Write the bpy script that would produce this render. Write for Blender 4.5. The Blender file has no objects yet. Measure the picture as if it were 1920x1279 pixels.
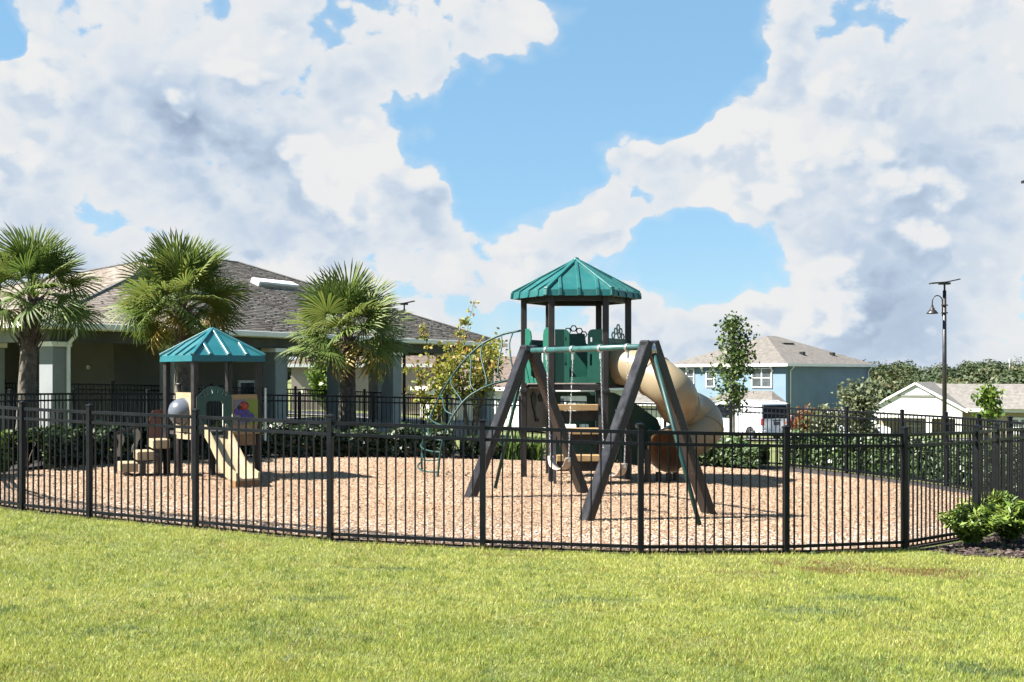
import bpy, bmesh, math, random
import numpy as np
from mathutils import Vector, Matrix

random.seed(7)
rng = np.random.default_rng(7)
SC = bpy.context.scene
COL = SC.collection
R = math.radians

# ------------------------------------------------------------------ camera
CAM_H, FPX, HZ = 2.0, 2200.0, 705.0
cam = bpy.data.cameras.new('camera')
cam.sensor_width = 36.0
cam.lens = FPX / 1920 * 36.0
cam.shift_y = (HZ - 639.5) / 1920
cam.clip_start, cam.clip_end = 0.1, 6000
cam_o = bpy.data.objects.new('camera', cam)
cam_o.location = (0, 0, CAM_H)
cam_o.rotation_euler = (R(90), 0, 0)
COL.objects.link(cam_o)
SC.camera = cam_o

# ------------------------------------------------------------------ sun, view
SUN_TO = Vector((-0.90, -0.22, 1.0)).normalized()          # towards the sun
sun = bpy.data.lights.new('sun', 'SUN')
sun.energy, sun.angle, sun.color = 5.0, R(0.53), (1.0, 0.955, 0.88)
sun_o = bpy.data.objects.new('sun', sun)
sun_o.rotation_euler = SUN_TO.to_track_quat('Z', 'Y').to_euler()
sun_o.location = (-20, -5, 30)
COL.objects.link(sun_o)
vs = SC.view_settings
vs.view_transform, vs.look, vs.exposure, vs.gamma = 'Standard', 'None', 2.2, 1.0
vs.use_curve_mapping = False
cy = SC.cycles
cy.max_bounces, cy.diffuse_bounces, cy.glossy_bounces, cy.transmission_bounces = 5, 3, 2, 3
cy.use_adaptive_sampling, cy.adaptive_threshold = True, 0.02


# ------------------------------------------------------------------ node helpers
class NT:
    def __init__(s, tree):
        s.t = tree
    def n(s, kind, **kw):
        nd = s.t.nodes.new(kind)
        for k, v in kw.items():
            setattr(nd, k, v)
        return nd
    def l(s, a, b):
        s.t.links.new(a, b)
    def put(s, sock, v):
        if hasattr(v, 'is_linked') or hasattr(v, 'links'):
            s.l(v, sock)
        else:
            sock.default_value = v
    def math(s, op, a, b=0.0, c=None, clamp=False):
        nd = s.n('ShaderNodeMath', operation=op, use_clamp=clamp)
        s.put(nd.inputs[0], a); s.put(nd.inputs[1], b)
        if c is not None:
            s.put(nd.inputs[2], c)
        return nd.outputs[0]
    def vmath(s, op, a, b=None, scale=None):
        nd = s.n('ShaderNodeVectorMath', operation=op)
        s.put(nd.inputs[0], a)
        if b is not None:
            s.put(nd.inputs[1], b)
        if scale is not None:
            s.put(nd.inputs['Scale'], scale)
        return nd.outputs['Value'] if op in ('DISTANCE', 'LENGTH', 'DOT_PRODUCT') else nd.outputs['Vector']
    def smooth(s, v, a, b, lo=0.0, hi=1.0):
        nd = s.n('ShaderNodeMapRange', interpolation_type='SMOOTHSTEP')
        s.put(nd.inputs['Value'], v)
        nd.inputs['From Min'].default_value = a
        nd.inputs['From Max'].default_value = b
        nd.inputs['To Min'].default_value = lo
        nd.inputs['To Max'].default_value = hi
        return nd.outputs['Result']
    def noise(s, vec, scale, detail=4.0, rough=0.5, dist=0.0):
        nd = s.n('ShaderNodeTexNoise')
        if vec is not None:
            s.l(vec, nd.inputs['Vector'])
        nd.inputs['Scale'].default_value = scale
        nd.inputs['Detail'].default_value = detail
        nd.inputs['Roughness'].default_value = rough
        nd.inputs['Distortion'].default_value = dist
        return nd
    def mix(s, f, a, b):
        nd = s.n('ShaderNodeMix', data_type='RGBA')
        s.put(nd.inputs['Factor'], f)
        s.put(nd.inputs['A'], a if not isinstance(a, tuple) else (*a[:3], 1))
        s.put(nd.inputs['B'], b if not isinstance(b, tuple) else (*b[:3], 1))
        return nd.outputs['Result']
    def ramp(s, f, stops):
        nd = s.n('ShaderNodeValToRGB')
        e = nd.color_ramp.elements
        while len(e) < len(stops):
            e.new(0.5)
        for i, (p, c) in enumerate(stops):
            e[i].position = p
            e[i].color = (*c[:3], 1)
        s.put(nd.inputs[0], f)
        return nd.outputs[0]


def pdir(px, py):
    return Vector(((px - 960) / FPX, 1.0, (HZ - py) / FPX)).normalized()


# ------------------------------------------------------------------ world: sky with cumulus
world = bpy.data.worlds.new('World')
SC.world = world
world.use_nodes = True
W = NT(world.node_tree)
world.node_tree.nodes.clear()
sky = W.n('ShaderNodeTexSky', sky_type='NISHITA', sun_disc=False)
sky.sun_elevation = math.asin(SUN_TO.z)
sky.sun_rotation = math.atan2(SUN_TO.x, SUN_TO.y)
sky.altitude = 20
sky.air_density, sky.dust_density, sky.ozone_density = 1.0, 0.15, 3.0

CW, SKYV = 3.75, 0.80
CLOUDS = [  # px, py, radius px, weight  (directions in which clouds stand, + cloud, - gap)
    (790, 370, 120, .42), (1060, 420, 120, .40), (1140, 450, 110, .40), (830, 130, 130, .25), (620, 220, 110, .25), (1240, 70, 60, .22),
    (160, 150, 330, .55), (420, 160, 300, .5), (60, 380, 300, .5), (380, 330, 270, .42), (620, 90, 210, .4),
    (830, 90, 190, .36), (1000, 90, 110, .30), (1160, 20, 95, .22), (700, 330, 135, .5), (600, 440, 200, .45), (830, 470, 130, .42),
    (960, 470, 130, .36), (1110, 375, 120, .46), (1165, 270, 85, .5), (1250, 330, 110, .42),
    (1620, 250, 270, .62), (1790, 130, 300, .6), (1560, 60, 140, .45), (1440, 320, 180, .45), (1800, 400, 220, .42), (1650, 470, 120, .3),
    (1420, 570, 100, .42), (1320, 620, 95, .36), (1560, 600, 130, .38), (1720, 600, 180, .38), (480, 560, 260, .35), (1180, 620, 130, .2),
    (880, 255, 160, -.60), (1120, 150, 150, -.50), (1330, 90, 140, -.62), (1240, 190, 110, -.40), (730, 225, 85, -.35), (905, 370, 90, -.42),
    (1340, 470, 120, -.72), (1230, 480, 80, -.35), (1490, 545, 70, -.35), (15, 20, 60, -.9), (870, 20, 45, -.4), (1000, 280, 110, -.35), (950, 590, 60, -.25),
]
BRIGHT = [(690, 330, 120, .55), (640, 300, 90, .3), (850, 500, 120, .45), (960, 480, 90, .35), (1170, 275, 85, .5), (1080, 380, 80, .4), (1460, 300, 190, .5), (1640, 90, 150, .3), (1390, 590, 95, .45), (1570, 590, 90, .35),
          (80, 280, 90, .4), (90, 90, 140, .4), (480, 90, 130, .4), (1780, 430, 110, .45), (560, 200, 80, .3), (1850, 60, 140, .4), (600, 520, 120, .3), (1500, 470, 60, .25), (180, 350, 60, .3)]
DARK = [(480, 300, 200, .85), (330, 250, 170, .5), (800, 400, 90, .4), (1000, 540, 110, .35), (1280, 390, 90, .3), (1600, 520, 110, .4), (1650, 690, 160, .3), (620, 130, 120, .35), (560, 390, 90, .45), (250, 230, 170, .35), (1790, 390, 150, .55), (1560, 390, 120, .40), (1690, 180, 180, .30), (880, 130, 110, .25), (1700, 520, 130, .45),
        (760, 420, 90, .35), (1190, 360, 90, .22), (120, 470, 160, .35), (1740, 650, 160, .40), (860, 570, 120, .35), (1330, 680, 120, .25)]


tc = W.n('ShaderNodeTexCoord')
V0 = W.vmath('NORMALIZE', tc.outputs['Generated'])
wz = W.noise(V0, 8.0, 3.0, 0.6)
WV = W.vmath('ADD', V0, W.vmath('SCALE', W.vmath('SUBTRACT', wz.outputs['Color'], (0.5, 0.5, 0.5)), scale=0.13))
def blobs(lst):
    acc = None
    for px, py, r, wt in lst:
        b = W.smooth(W.vmath('DISTANCE', WV, tuple(pdir(px, py))), r * 1.3 / FPX, 0.0, 0.0, wt)
        acc = b if acc is None else W.math('ADD', acc, b)
    return acc
def puff(vec):
    st = W.vmath('MULTIPLY', vec, (1.0, 1.0, 1.35))
    f1 = W.noise(st, 7.0, 9.0, 0.60, 0.0).outputs['Fac']
    vo = W.n('ShaderNodeTexVoronoi', feature='F1')
    vo.inputs['Scale'].default_value = 15.0; vo.inputs['Detail'].default_value = 2.2; vo.inputs['Roughness'].default_value = 0.6
    W.l(W.vmath('ADD', st, W.vmath('SCALE', wz.outputs['Color'], scale=0.06)), vo.inputs['Vector'])
    return W.math('ADD', W.math('MULTIPLY', f1, 1.75), W.math('MULTIPLY', vo.outputs['Distance'], -0.50))
field = W.math('MINIMUM', W.math('MAXIMUM', blobs(CLOUDS), -0.75), 0.62)
sxyz = W.n('ShaderNodeSeparateXYZ'); W.l(V0, sxyz.inputs[0])
field = W.math('ADD', field, W.smooth(sxyz.outputs[2], 0.13, 0.0, 0.0, 0.34))        # distant clouds crowd together low down
n0 = puff(V0)
n1 = puff(W.vmath('ADD', V0, tuple(Vector((-0.60, 0, 0.80)) * 0.020)))
d0 = W.math('ADD', W.math('SUBTRACT', n0, 0.585), field)
alpha = W.math('MAXIMUM', W.smooth(d0, -0.03, 0.10), W.smooth(d0, -0.22, 0.08, 0.0, 0.25))
thick = W.smooth(d0, 0.05, 0.55)
lit = W.smooth(W.math('ADD', blobs(BRIGHT), W.math('MULTIPLY', n0, 1.25)), 0.64, 0.93)       # sunlit billows in front of the greyer mass
lee = W.smooth(W.math('SUBTRACT', n1, n0), -0.02, 0.24)
grey = W.math('ADD', W.math('MULTIPLY', blobs(DARK), W.math('ADD', W.math('MULTIPLY', n0, 1.0), 0.35)), W.math('MULTIPLY', lee, 0.05))
grey = W.math('ADD', W.math('MULTIPLY', grey, 0.85), 0.11)
shade = W.math('MULTIPLY', grey, W.math('SUBTRACT', 1.0, W.math('MULTIPLY', lit, 0.95)))
shade = W.math('MULTIPLY', shade, W.math('ADD', W.math('MULTIPLY', thick, 0.7), 0.3))
shade = W.math('ADD', shade, W.math('MULTIPLY', lee, W.math('ADD', W.math('MULTIPLY', thick, 0.20), 0.08)), clamp=True)
ccol = W.ramp(shade, [(0.0, (CW, CW, CW)), (0.15, (CW * .85, CW * .915, CW * .985)), (0.4, (CW * .63, CW * .75, CW * .91)), (1.0, (CW * .38, CW * .49, CW * .66))])
sat = W.n('ShaderNodeHueSaturation')
sat.inputs['Saturation'].default_value = 0.98
sat.inputs['Value'].default_value = SKYV
W.l(sky.outputs[0], sat.inputs['Color'])
clear = W.mix(0.62, sat.outputs[0], (1.16, 2.50, 3.70))
skyc = W.mix(alpha, clear, ccol)
bg = W.n('ShaderNodeBackground')
bg.inputs['Strength'].default_value = 0.05
W.l(skyc, bg.inputs['Color'])
wo = W.n('ShaderNodeOutputWorld')
W.l(bg.outputs[0], wo.inputs[0])
world.cycles.sampling_method = 'MANUAL'
world.cycles.sample_map_resolution = 128


# ------------------------------------------------------------------ materials
def base_mat(name):
    m = bpy.data.materials.new(name)
    m.use_nodes = True
    t = NT(m.node_tree)
    return m, t, m.node_tree.nodes['Principled BSDF']


KEEP = ('white_paint', 'cream_stucco', 'white_car_paint', 'galvanised_steel', 'weathered_brown_lumber', 'blue_stucco', 'window_glass', 'silver_dome', 'pale_swing_belt', 'pale_trim', 'pale_panel_edge')


def mat(name, col, rough=0.6, var=0.12, scale=6.0, bump=0.0, bscale=40.0, metal=0.0, spec=0.5, col2=None, coat=0.0):
    k = 0.44 if name not in KEEP else 1.0
    col = tuple(c * k for c in col)
    m, t, b = base_mat(name)
    co = t.n('ShaderNodeTexCoord')
    nz = t.noise(co.outputs['Object'], scale, 5.0, 0.6)
    c2 = col2 if col2 else tuple(max(0.0, c * (1 - var * 2.2)) for c in col)
    c1 = tuple(min(1.0, c * (1 + var)) for c in col) if not col2 else col
    t.l(t.ramp(nz.outputs['Fac'], [(0.3, c2), (0.68, c1)]), b.inputs['Base Color'])
    rn = t.noise(co.outputs['Object'], scale * 2.3, 3.0)
    t.l(t.smooth(rn.outputs['Fac'], 0.2, 0.8, max(0.02, rough - 0.1), min(1, rough + 0.1)), b.inputs['Roughness'])
    b.inputs['Metallic'].default_value = metal
    b.inputs['Specular IOR Level'].default_value = spec
    b.inputs['Coat Weight'].default_value = coat
    if bump:
        bn = t.noise(co.outputs['Object'], bscale, 5.0, 0.6)
        bp = t.n('ShaderNodeBump')
        bp.inputs['Strength'].default_value = bump
        bp.inputs['Distance'].default_value = 0.02
        t.l(bn.outputs['Fac'], bp.inputs['Height'])
        t.l(bp.outputs[0], b.inputs['Normal'])
    return m


TK = {'roof_shingle': 0.6, 'roof_shingle_mass': 0.6, 'grass_blade': 0.62, 'palm_leaf': 0.70, 'palm_leaf_yellowed': 0.7, 'woodland_leaf': 0.72, 'bright_shrub_leaf': 0.75, 'lush_hedge_leaf': 0.85, 'pale_bloom': 1.0,
      'autumn_myrtle_leaf': 0.85, 'young_tree_leaf': 0.85, 'wood_chip': 0.74, 'strap_leaf': 0.7, 'grey_green_leaf': 0.7}


def tint_mat(name, stops, rough=0.6, trans=0.0, use_obj=False, spec=0.3, bump=0.0):
    """colour from a per-piece random value: attribute 'tint' or the object's own random"""
    stops = [(p, tuple(c * TK.get(name, 0.55) for c in col)) for p, col in stops]
    m, t, b = base_mat(name)
    if use_obj:
        f = t.n('ShaderNodeObjectInfo').outputs['Random']
    else:
        a = t.n('ShaderNodeAttribute'); a.attribute_name = 'tint'
        f = a.outputs['Fac']
    c = t.ramp(f, stops)
    t.l(c, b.inputs['Base Color'])
    b.inputs['Roughness'].default_value = rough
    b.inputs['Specular IOR Level'].default_value = spec
    if bump:
        co = t.n('ShaderNodeTexCoord')
        bn = t.noise(co.outputs['Object'], 60, 4.0)
        bp = t.n('ShaderNodeBump'); bp.inputs['Strength'].default_value = bump
        bp.inputs['Distance'].default_value = 0.02
        t.l(bn.outputs['Fac'], bp.inputs['Height']); t.l(bp.outputs[0], b.inputs['Normal'])
    if trans:
        tr = t.n('ShaderNodeBsdfTranslucent')
        t.l(c, tr.inputs['Color'])
        mx = t.n('ShaderNodeMixShader'); mx.inputs[0].default_value = trans
        t.l(b.outputs[0], mx.inputs[1]); t.l(tr.outputs[0], mx.inputs[2])
        t.l(mx.outputs[0], m.node_tree.nodes['Material Output'].inputs[0])
    return m


M = {}
M['fence'] = mat('black_powder_coat', (0.007, 0.009, 0.013), 0.45, 0.2, 3.0, spec=0.22)
M['post_brown'] = mat('brown_black_plastic', (0.017, 0.0125, 0.0125), 0.5, 0.2, 4.0, 0.15, 30)
M['lumber'] = mat('weathered_brown_lumber', (0.0115, 0.0098, 0.0110), 0.34, 0.2, 3.0, 0.3, 25)
M['teal'] = mat('teal_plastic', (0.014, 0.165, 0.160), 0.42, 0.10, 2.0, 0.05, 15)
M['teal2'] = mat('aqua_plastic', (0.014, 0.190, 0.225), 0.42, 0.10, 2.0, 0.05, 15)
M['green'] = mat('green_panel', (0.016, 0.180, 0.120), 0.45, 0.10, 2.0)
M['dkgreen'] = mat('dark_green_panel', (0.016, 0.115, 0.085), 0.5, 0.15, 2.0)
M['edge'] = mat('pale_panel_edge', (0.42, 0.45, 0.42), 0.5, 0.08)
M['edge_green'] = mat('light_green_edge', (0.10, 0.36, 0.27), 0.5, 0.08)
M['tan'] = mat('tan_plastic', (0.62, 0.49, 0.31), 0.42, 0.06, 2.0, 0.04, 12)
M['slide_tan'] = mat('tan_slide_plastic', (0.66, 0.53, 0.33), 0.36, 0.06, 1.6, 0.03, 10)
M['slide_in'] = mat('sunlit_glow_inner', (1.0, 0.56, 0.30), 0.4, 0.06, 2.0)  # warm sunlit glow inside the tan tube, put into a brighter orange colour
M['pipe_green'] = mat('dark_green_pipe', (0.014, 0.080, 0.072), 0.5, 0.1, 5.0, spec=0.3)
M['pipe_bar'] = mat('grey_green_pipe', (0.060, 0.185, 0.170), 0.35, 0.15, 5.0)
M['steel'] = mat('galvanised_steel', (0.45, 0.46, 0.47), 0.35, 0.15, 20.0, metal=0.8)
M['deckmat'] = mat('coated_deck', (0.045, 0.035, 0.032), 0.7, 0.2, 6.0)
M['white'] = mat('white_paint', (0.62, 0.62, 0.61), 0.5, 0.05, 2.0)
M['offwhite'] = mat('cream_stucco', (0.60, 0.59, 0.55), 0.8, 0.05, 1.2, 0.2, 60)
M['cream'] = mat('cream_wall', (0.70, 0.61, 0.45), 0.8, 0.05, 1.2, 0.2, 60)
M['blue'] = mat('blue_stucco', (0.112, 0.168, 0.215), 0.8, 0.05, 0.6, 0.25, 50)
M['pinkwall'] = mat('beige_stucco', (0.56, 0.47, 0.40), 0.8, 0.06, 0.8, 0.2, 50)
M['roof_far'] = mat('far_roof_shingle', (0.23, 0.205, 0.182), 0.9, 0.18, 3.0, 0.5, 20)
M['roof_brown'] = mat('brown_roof_shingle', (0.20, 0.145, 0.115), 0.9, 0.18, 3.0, 0.5, 20)
M['roof_grey'] = mat('grey_roof_shingle', (0.265, 0.245, 0.225), 0.9, 0.18, 3.0, 0.5, 20)
M['glass'] = mat('window_glass', (0.05, 0.06, 0.07), 0.08, 0.3, 2.0, spec=0.9)
M['tint'] = mat('tinted_glass', (0.012, 0.013, 0.016), 0.2, 0.2, 2.0, spec=0.15)
M['pav_wall'] = mat('taupe_stucco', (0.25, 0.24, 0.215), 0.85, 0.06, 0.8, 0.2, 50)
M['pav_col'] = mat('grey_blue_stucco', (0.40, 0.43, 0.445), 0.85, 0.06, 1.5, 0.2, 50)
M['pav_beam'] = mat('slate_grey_trim', (0.105, 0.11, 0.105), 0.8, 0.08, 1.5)
M['pav_trim'] = mat('pale_trim', (0.66, 0.64, 0.60), 0.6, 0.06, 1.5)
M['concrete'] = mat('concrete', (0.42, 0.40, 0.37), 0.9, 0.1, 1.0, 0.3, 30)
M['asphalt'] = mat('asphalt', (0.055, 0.055, 0.056), 0.9, 0.15, 2.0, 0.4, 80)
M['carpaint'] = mat('white_car_paint', (0.66, 0.67, 0.68), 0.2, 0.02, 1.0, coat=0.6)
M['black'] = mat('black_trim', (0.012, 0.012, 0.014), 0.45, 0.2, 4.0)
M['tyre'] = mat('tyre_rubber', (0.018, 0.018, 0.018), 0.8, 0.2, 8.0)
M['red'] = mat('red_lens', (0.55, 0.02, 0.025), 0.2, 0.1, 3.0)
M['plate'] = mat('plate_blue', (0.02, 0.05, 0.16), 0.4, 0.1, 3.0)
M['maroon'] = mat('maroon_panel', (0.20, 0.065, 0.045), 0.5, 0.1, 3.0)
M['wood'] = mat('golden_wood_plastic', (0.38, 0.20, 0.075), 0.55, 0.15, 5.0)
M['woodtan'] = mat('tan_board', (0.55, 0.36, 0.16), 0.55, 0.10, 5.0)
M['lime'] = mat('lime_panel', (0.28, 0.40, 0.04), 0.5, 0.06, 2.0)
M['lavender'] = mat('grey_lavender_panel', (0.27, 0.28, 0.33), 0.5, 0.08, 2.0)
M['orange'] = mat('ladybird_orange', (0.66, 0.075, 0.018), 0.4, 0.08, 2.0)
M['violet'] = mat('violet_petal', (0.085, 0.055, 0.42), 0.45, 0.12, 4.0)
M['greyboard'] = mat('pale_grey_board', (0.40, 0.40, 0.36), 0.6, 0.08, 3.0)
M['bronze'] = mat('dark_bronze_metal', (0.030, 0.024, 0.024), 0.4, 0.2, 5.0)
M['belt'] = mat('pale_swing_belt', (0.30, 0.24, 0.20), 0.5, 0.08, 4.0)
M['chrome'] = mat('silver_dome', (0.085, 0.095, 0.115), 0.25, 0.05, 1.0, metal=0.0, spec=0.6)
M['trunk'] = mat('palm_trunk', (0.20, 0.165, 0.13), 0.9, 0.3, 9.0, 0.8, 25)
M['boot'] = mat('palm_boot', (0.17, 0.125, 0.09), 0.9, 0.35, 7.0, 0.5, 30)
M['bark'] = mat('grey_bark', (0.22, 0.18, 0.14), 0.9, 0.3, 8.0, 0.6, 30)
M['bed'] = mat('dark_bed_mulch', (0.052, 0.036, 0.030), 0.95, 0.35, 9.0, 0.8, 30)
M['pole_pale'] = mat('pale_pole', (0.5, 0.5, 0.5), 0.6, 0.1)

def add_translucency(m, f):
    t = NT(m.node_tree); b = m.node_tree.nodes['Principled BSDF']
    tr = t.n('ShaderNodeBsdfTranslucent'); t.l(b.inputs['Base Color'].links[0].from_socket, tr.inputs['Color'])
    mx = t.n('ShaderNodeMixShader'); mx.inputs[0].default_value = f
    t.l(b.outputs[0], mx.inputs[1]); t.l(tr.outputs[0], mx.inputs[2]); t.l(mx.outputs[0], m.node_tree.nodes['Material Output'].inputs[0])


add_translucency(M['slide_tan'], 0.30)
add_translucency(M['slide_in'], 0.45)

LEAF = {
    'palm': tint_mat('palm_leaf', [(0.0, (0.045, 0.085, 0.020)), (0.5, (0.120, 0.180, 0.036)), (1.0, (0.240, 0.265, 0.065))], 0.55, 0.34, spec=0.3),
    'palm_old': tint_mat('palm_leaf_yellowed', [(0.0, (0.10, 0.11, 0.02)), (0.5, (0.27, 0.20, 0.03)), (1.0, (0.40, 0.27, 0.05))], 0.5, 0.25, spec=0.4),
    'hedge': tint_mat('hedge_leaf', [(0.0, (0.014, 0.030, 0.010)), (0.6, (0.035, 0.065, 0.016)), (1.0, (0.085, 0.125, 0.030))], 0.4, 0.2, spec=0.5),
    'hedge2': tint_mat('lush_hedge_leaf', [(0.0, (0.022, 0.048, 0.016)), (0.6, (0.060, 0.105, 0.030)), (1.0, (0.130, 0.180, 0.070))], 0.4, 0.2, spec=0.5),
    'shrub': tint_mat('bright_shrub_leaf', [(0.0, (0.035, 0.075, 0.010)), (0.5, (0.105, 0.180, 0.022)), (1.0, (0.220, 0.290, 0.045))], 0.45, 0.3, spec=0.4),
    'myrtle': tint_mat('autumn_myrtle_leaf', [(0.0, (0.090, 0.130, 0.020)), (0.5, (0.220, 0.240, 0.035)), (0.85, (0.300, 0.220, 0.045)), (1.0, (0.300, 0.110, 0.040))], 0.5, 0.35),
    'young': tint_mat('young_tree_leaf', [(0.0, (0.030, 0.055, 0.018)), (0.5, (0.070, 0.110, 0.025)), (1.0, (0.135, 0.170, 0.050))], 0.5, 0.25),
    'grey': tint_mat('grey_green_leaf', [(0.0, (0.060, 0.085, 0.045)), (0.5, (0.135, 0.160, 0.080)), (1.0, (0.230, 0.235, 0.140))], 0.5, 0.25),
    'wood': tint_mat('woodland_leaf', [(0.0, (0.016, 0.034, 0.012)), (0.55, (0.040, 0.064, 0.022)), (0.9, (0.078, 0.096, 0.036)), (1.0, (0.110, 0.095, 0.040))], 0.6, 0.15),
    'strap': tint_mat('strap_leaf', [(0.0, (0.040, 0.085, 0.015)), (0.5, (0.100, 0.170, 0.030)), (1.0, (0.200, 0.270, 0.060))], 0.45, 0.3),
    'redleaf': tint_mat('red_croton_leaf', [(0.0, (0.20, 0.03, 0.02)), (0.5, (0.30, 0.12, 0.04)), (1.0, (0.16, 0.15, 0.04))], 0.5, 0.25),
    'flower': tint_mat('pale_bloom', [(0.0, (0.65, 0.62, 0.55)), (1.0, (0.75, 0.72, 0.68))], 0.6, 0.2),
    'grass': tint_mat('grass_blade', [(0.0, (0.240, 0.110, 0.035)), (0.16, (0.280, 0.170, 0.045)), (0.24, (0.090, 0.165, 0.065)), (0.42, (0.250, 0.335, 0.060)),
                                      (0.72, (0.480, 0.520, 0.088)), (1.0, (0.640, 0.610, 0.200))], 0.5, 0.42, spec=0.35),
    'chip': tint_mat('wood_chip', [(0.0, (0.120, 0.075, 0.050)), (0.2, (0.295, 0.205, 0.138)), (0.55, (0.400, 0.295, 0.200)), (0.8, (0.480, 0.375, 0.270)), (0.9, (0.52, 0.44, 0.385)), (1.0, (0.500, 0.455, 0.445))], 0.85, 0.0, bump=0.0),
    'darkchip': tint_mat('bark_chip', [(0.0, (0.030, 0.020, 0.018)), (0.6, (0.085, 0.055, 0.048)), (1.0, (0.230, 0.165, 0.150))], 0.9, 0.0),
}
SHST = [(0.0, (0.150, 0.122, 0.102)), (0.25, (0.238, 0.202, 0.172)), (0.75, (0.305, 0.264, 0.228)), (1.0, (0.355, 0.315, 0.275))]
M['shingle'] = tint_mat('roof_shingle', SHST, 0.95, use_obj=True, spec=0.1, bump=0.4)
M['shingle_stuff'] = tint_mat('roof_shingle_mass', SHST, 0.95, spec=0.1, bump=0.4)


# ------------------------------------------------------------------ object helpers
def tag(o, label=None, cat=None, group=None, kind=None):
    if label: o['label'] = label
    if cat: o['category'] = cat
    if group: o['group'] = group
    if kind: o['kind'] = kind
    return o


def empty(name, loc, rz=0.0, label=None, cat=None, group=None):
    o = bpy.data.objects.new(name, None)
    o.location = loc; o.rotation_euler = (0, 0, rz)
    o.empty_display_size = 0.2
    COL.objects.link(o)
    return tag(o, label, cat, group)


def link(name, me, parent=None, mw=None):
    o = bpy.data.objects.new(name, me)
    COL.objects.link(o)
    if parent is not None:
        o.parent = parent
    if mw is not None:
        o.matrix_local = mw
    return o


def copy_tree(o, parent=None):
    c = o.copy(); COL.objects.link(c); c.parent = parent
    for ch in list(o.children):
        copy_tree(ch, c)
    return c


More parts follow.
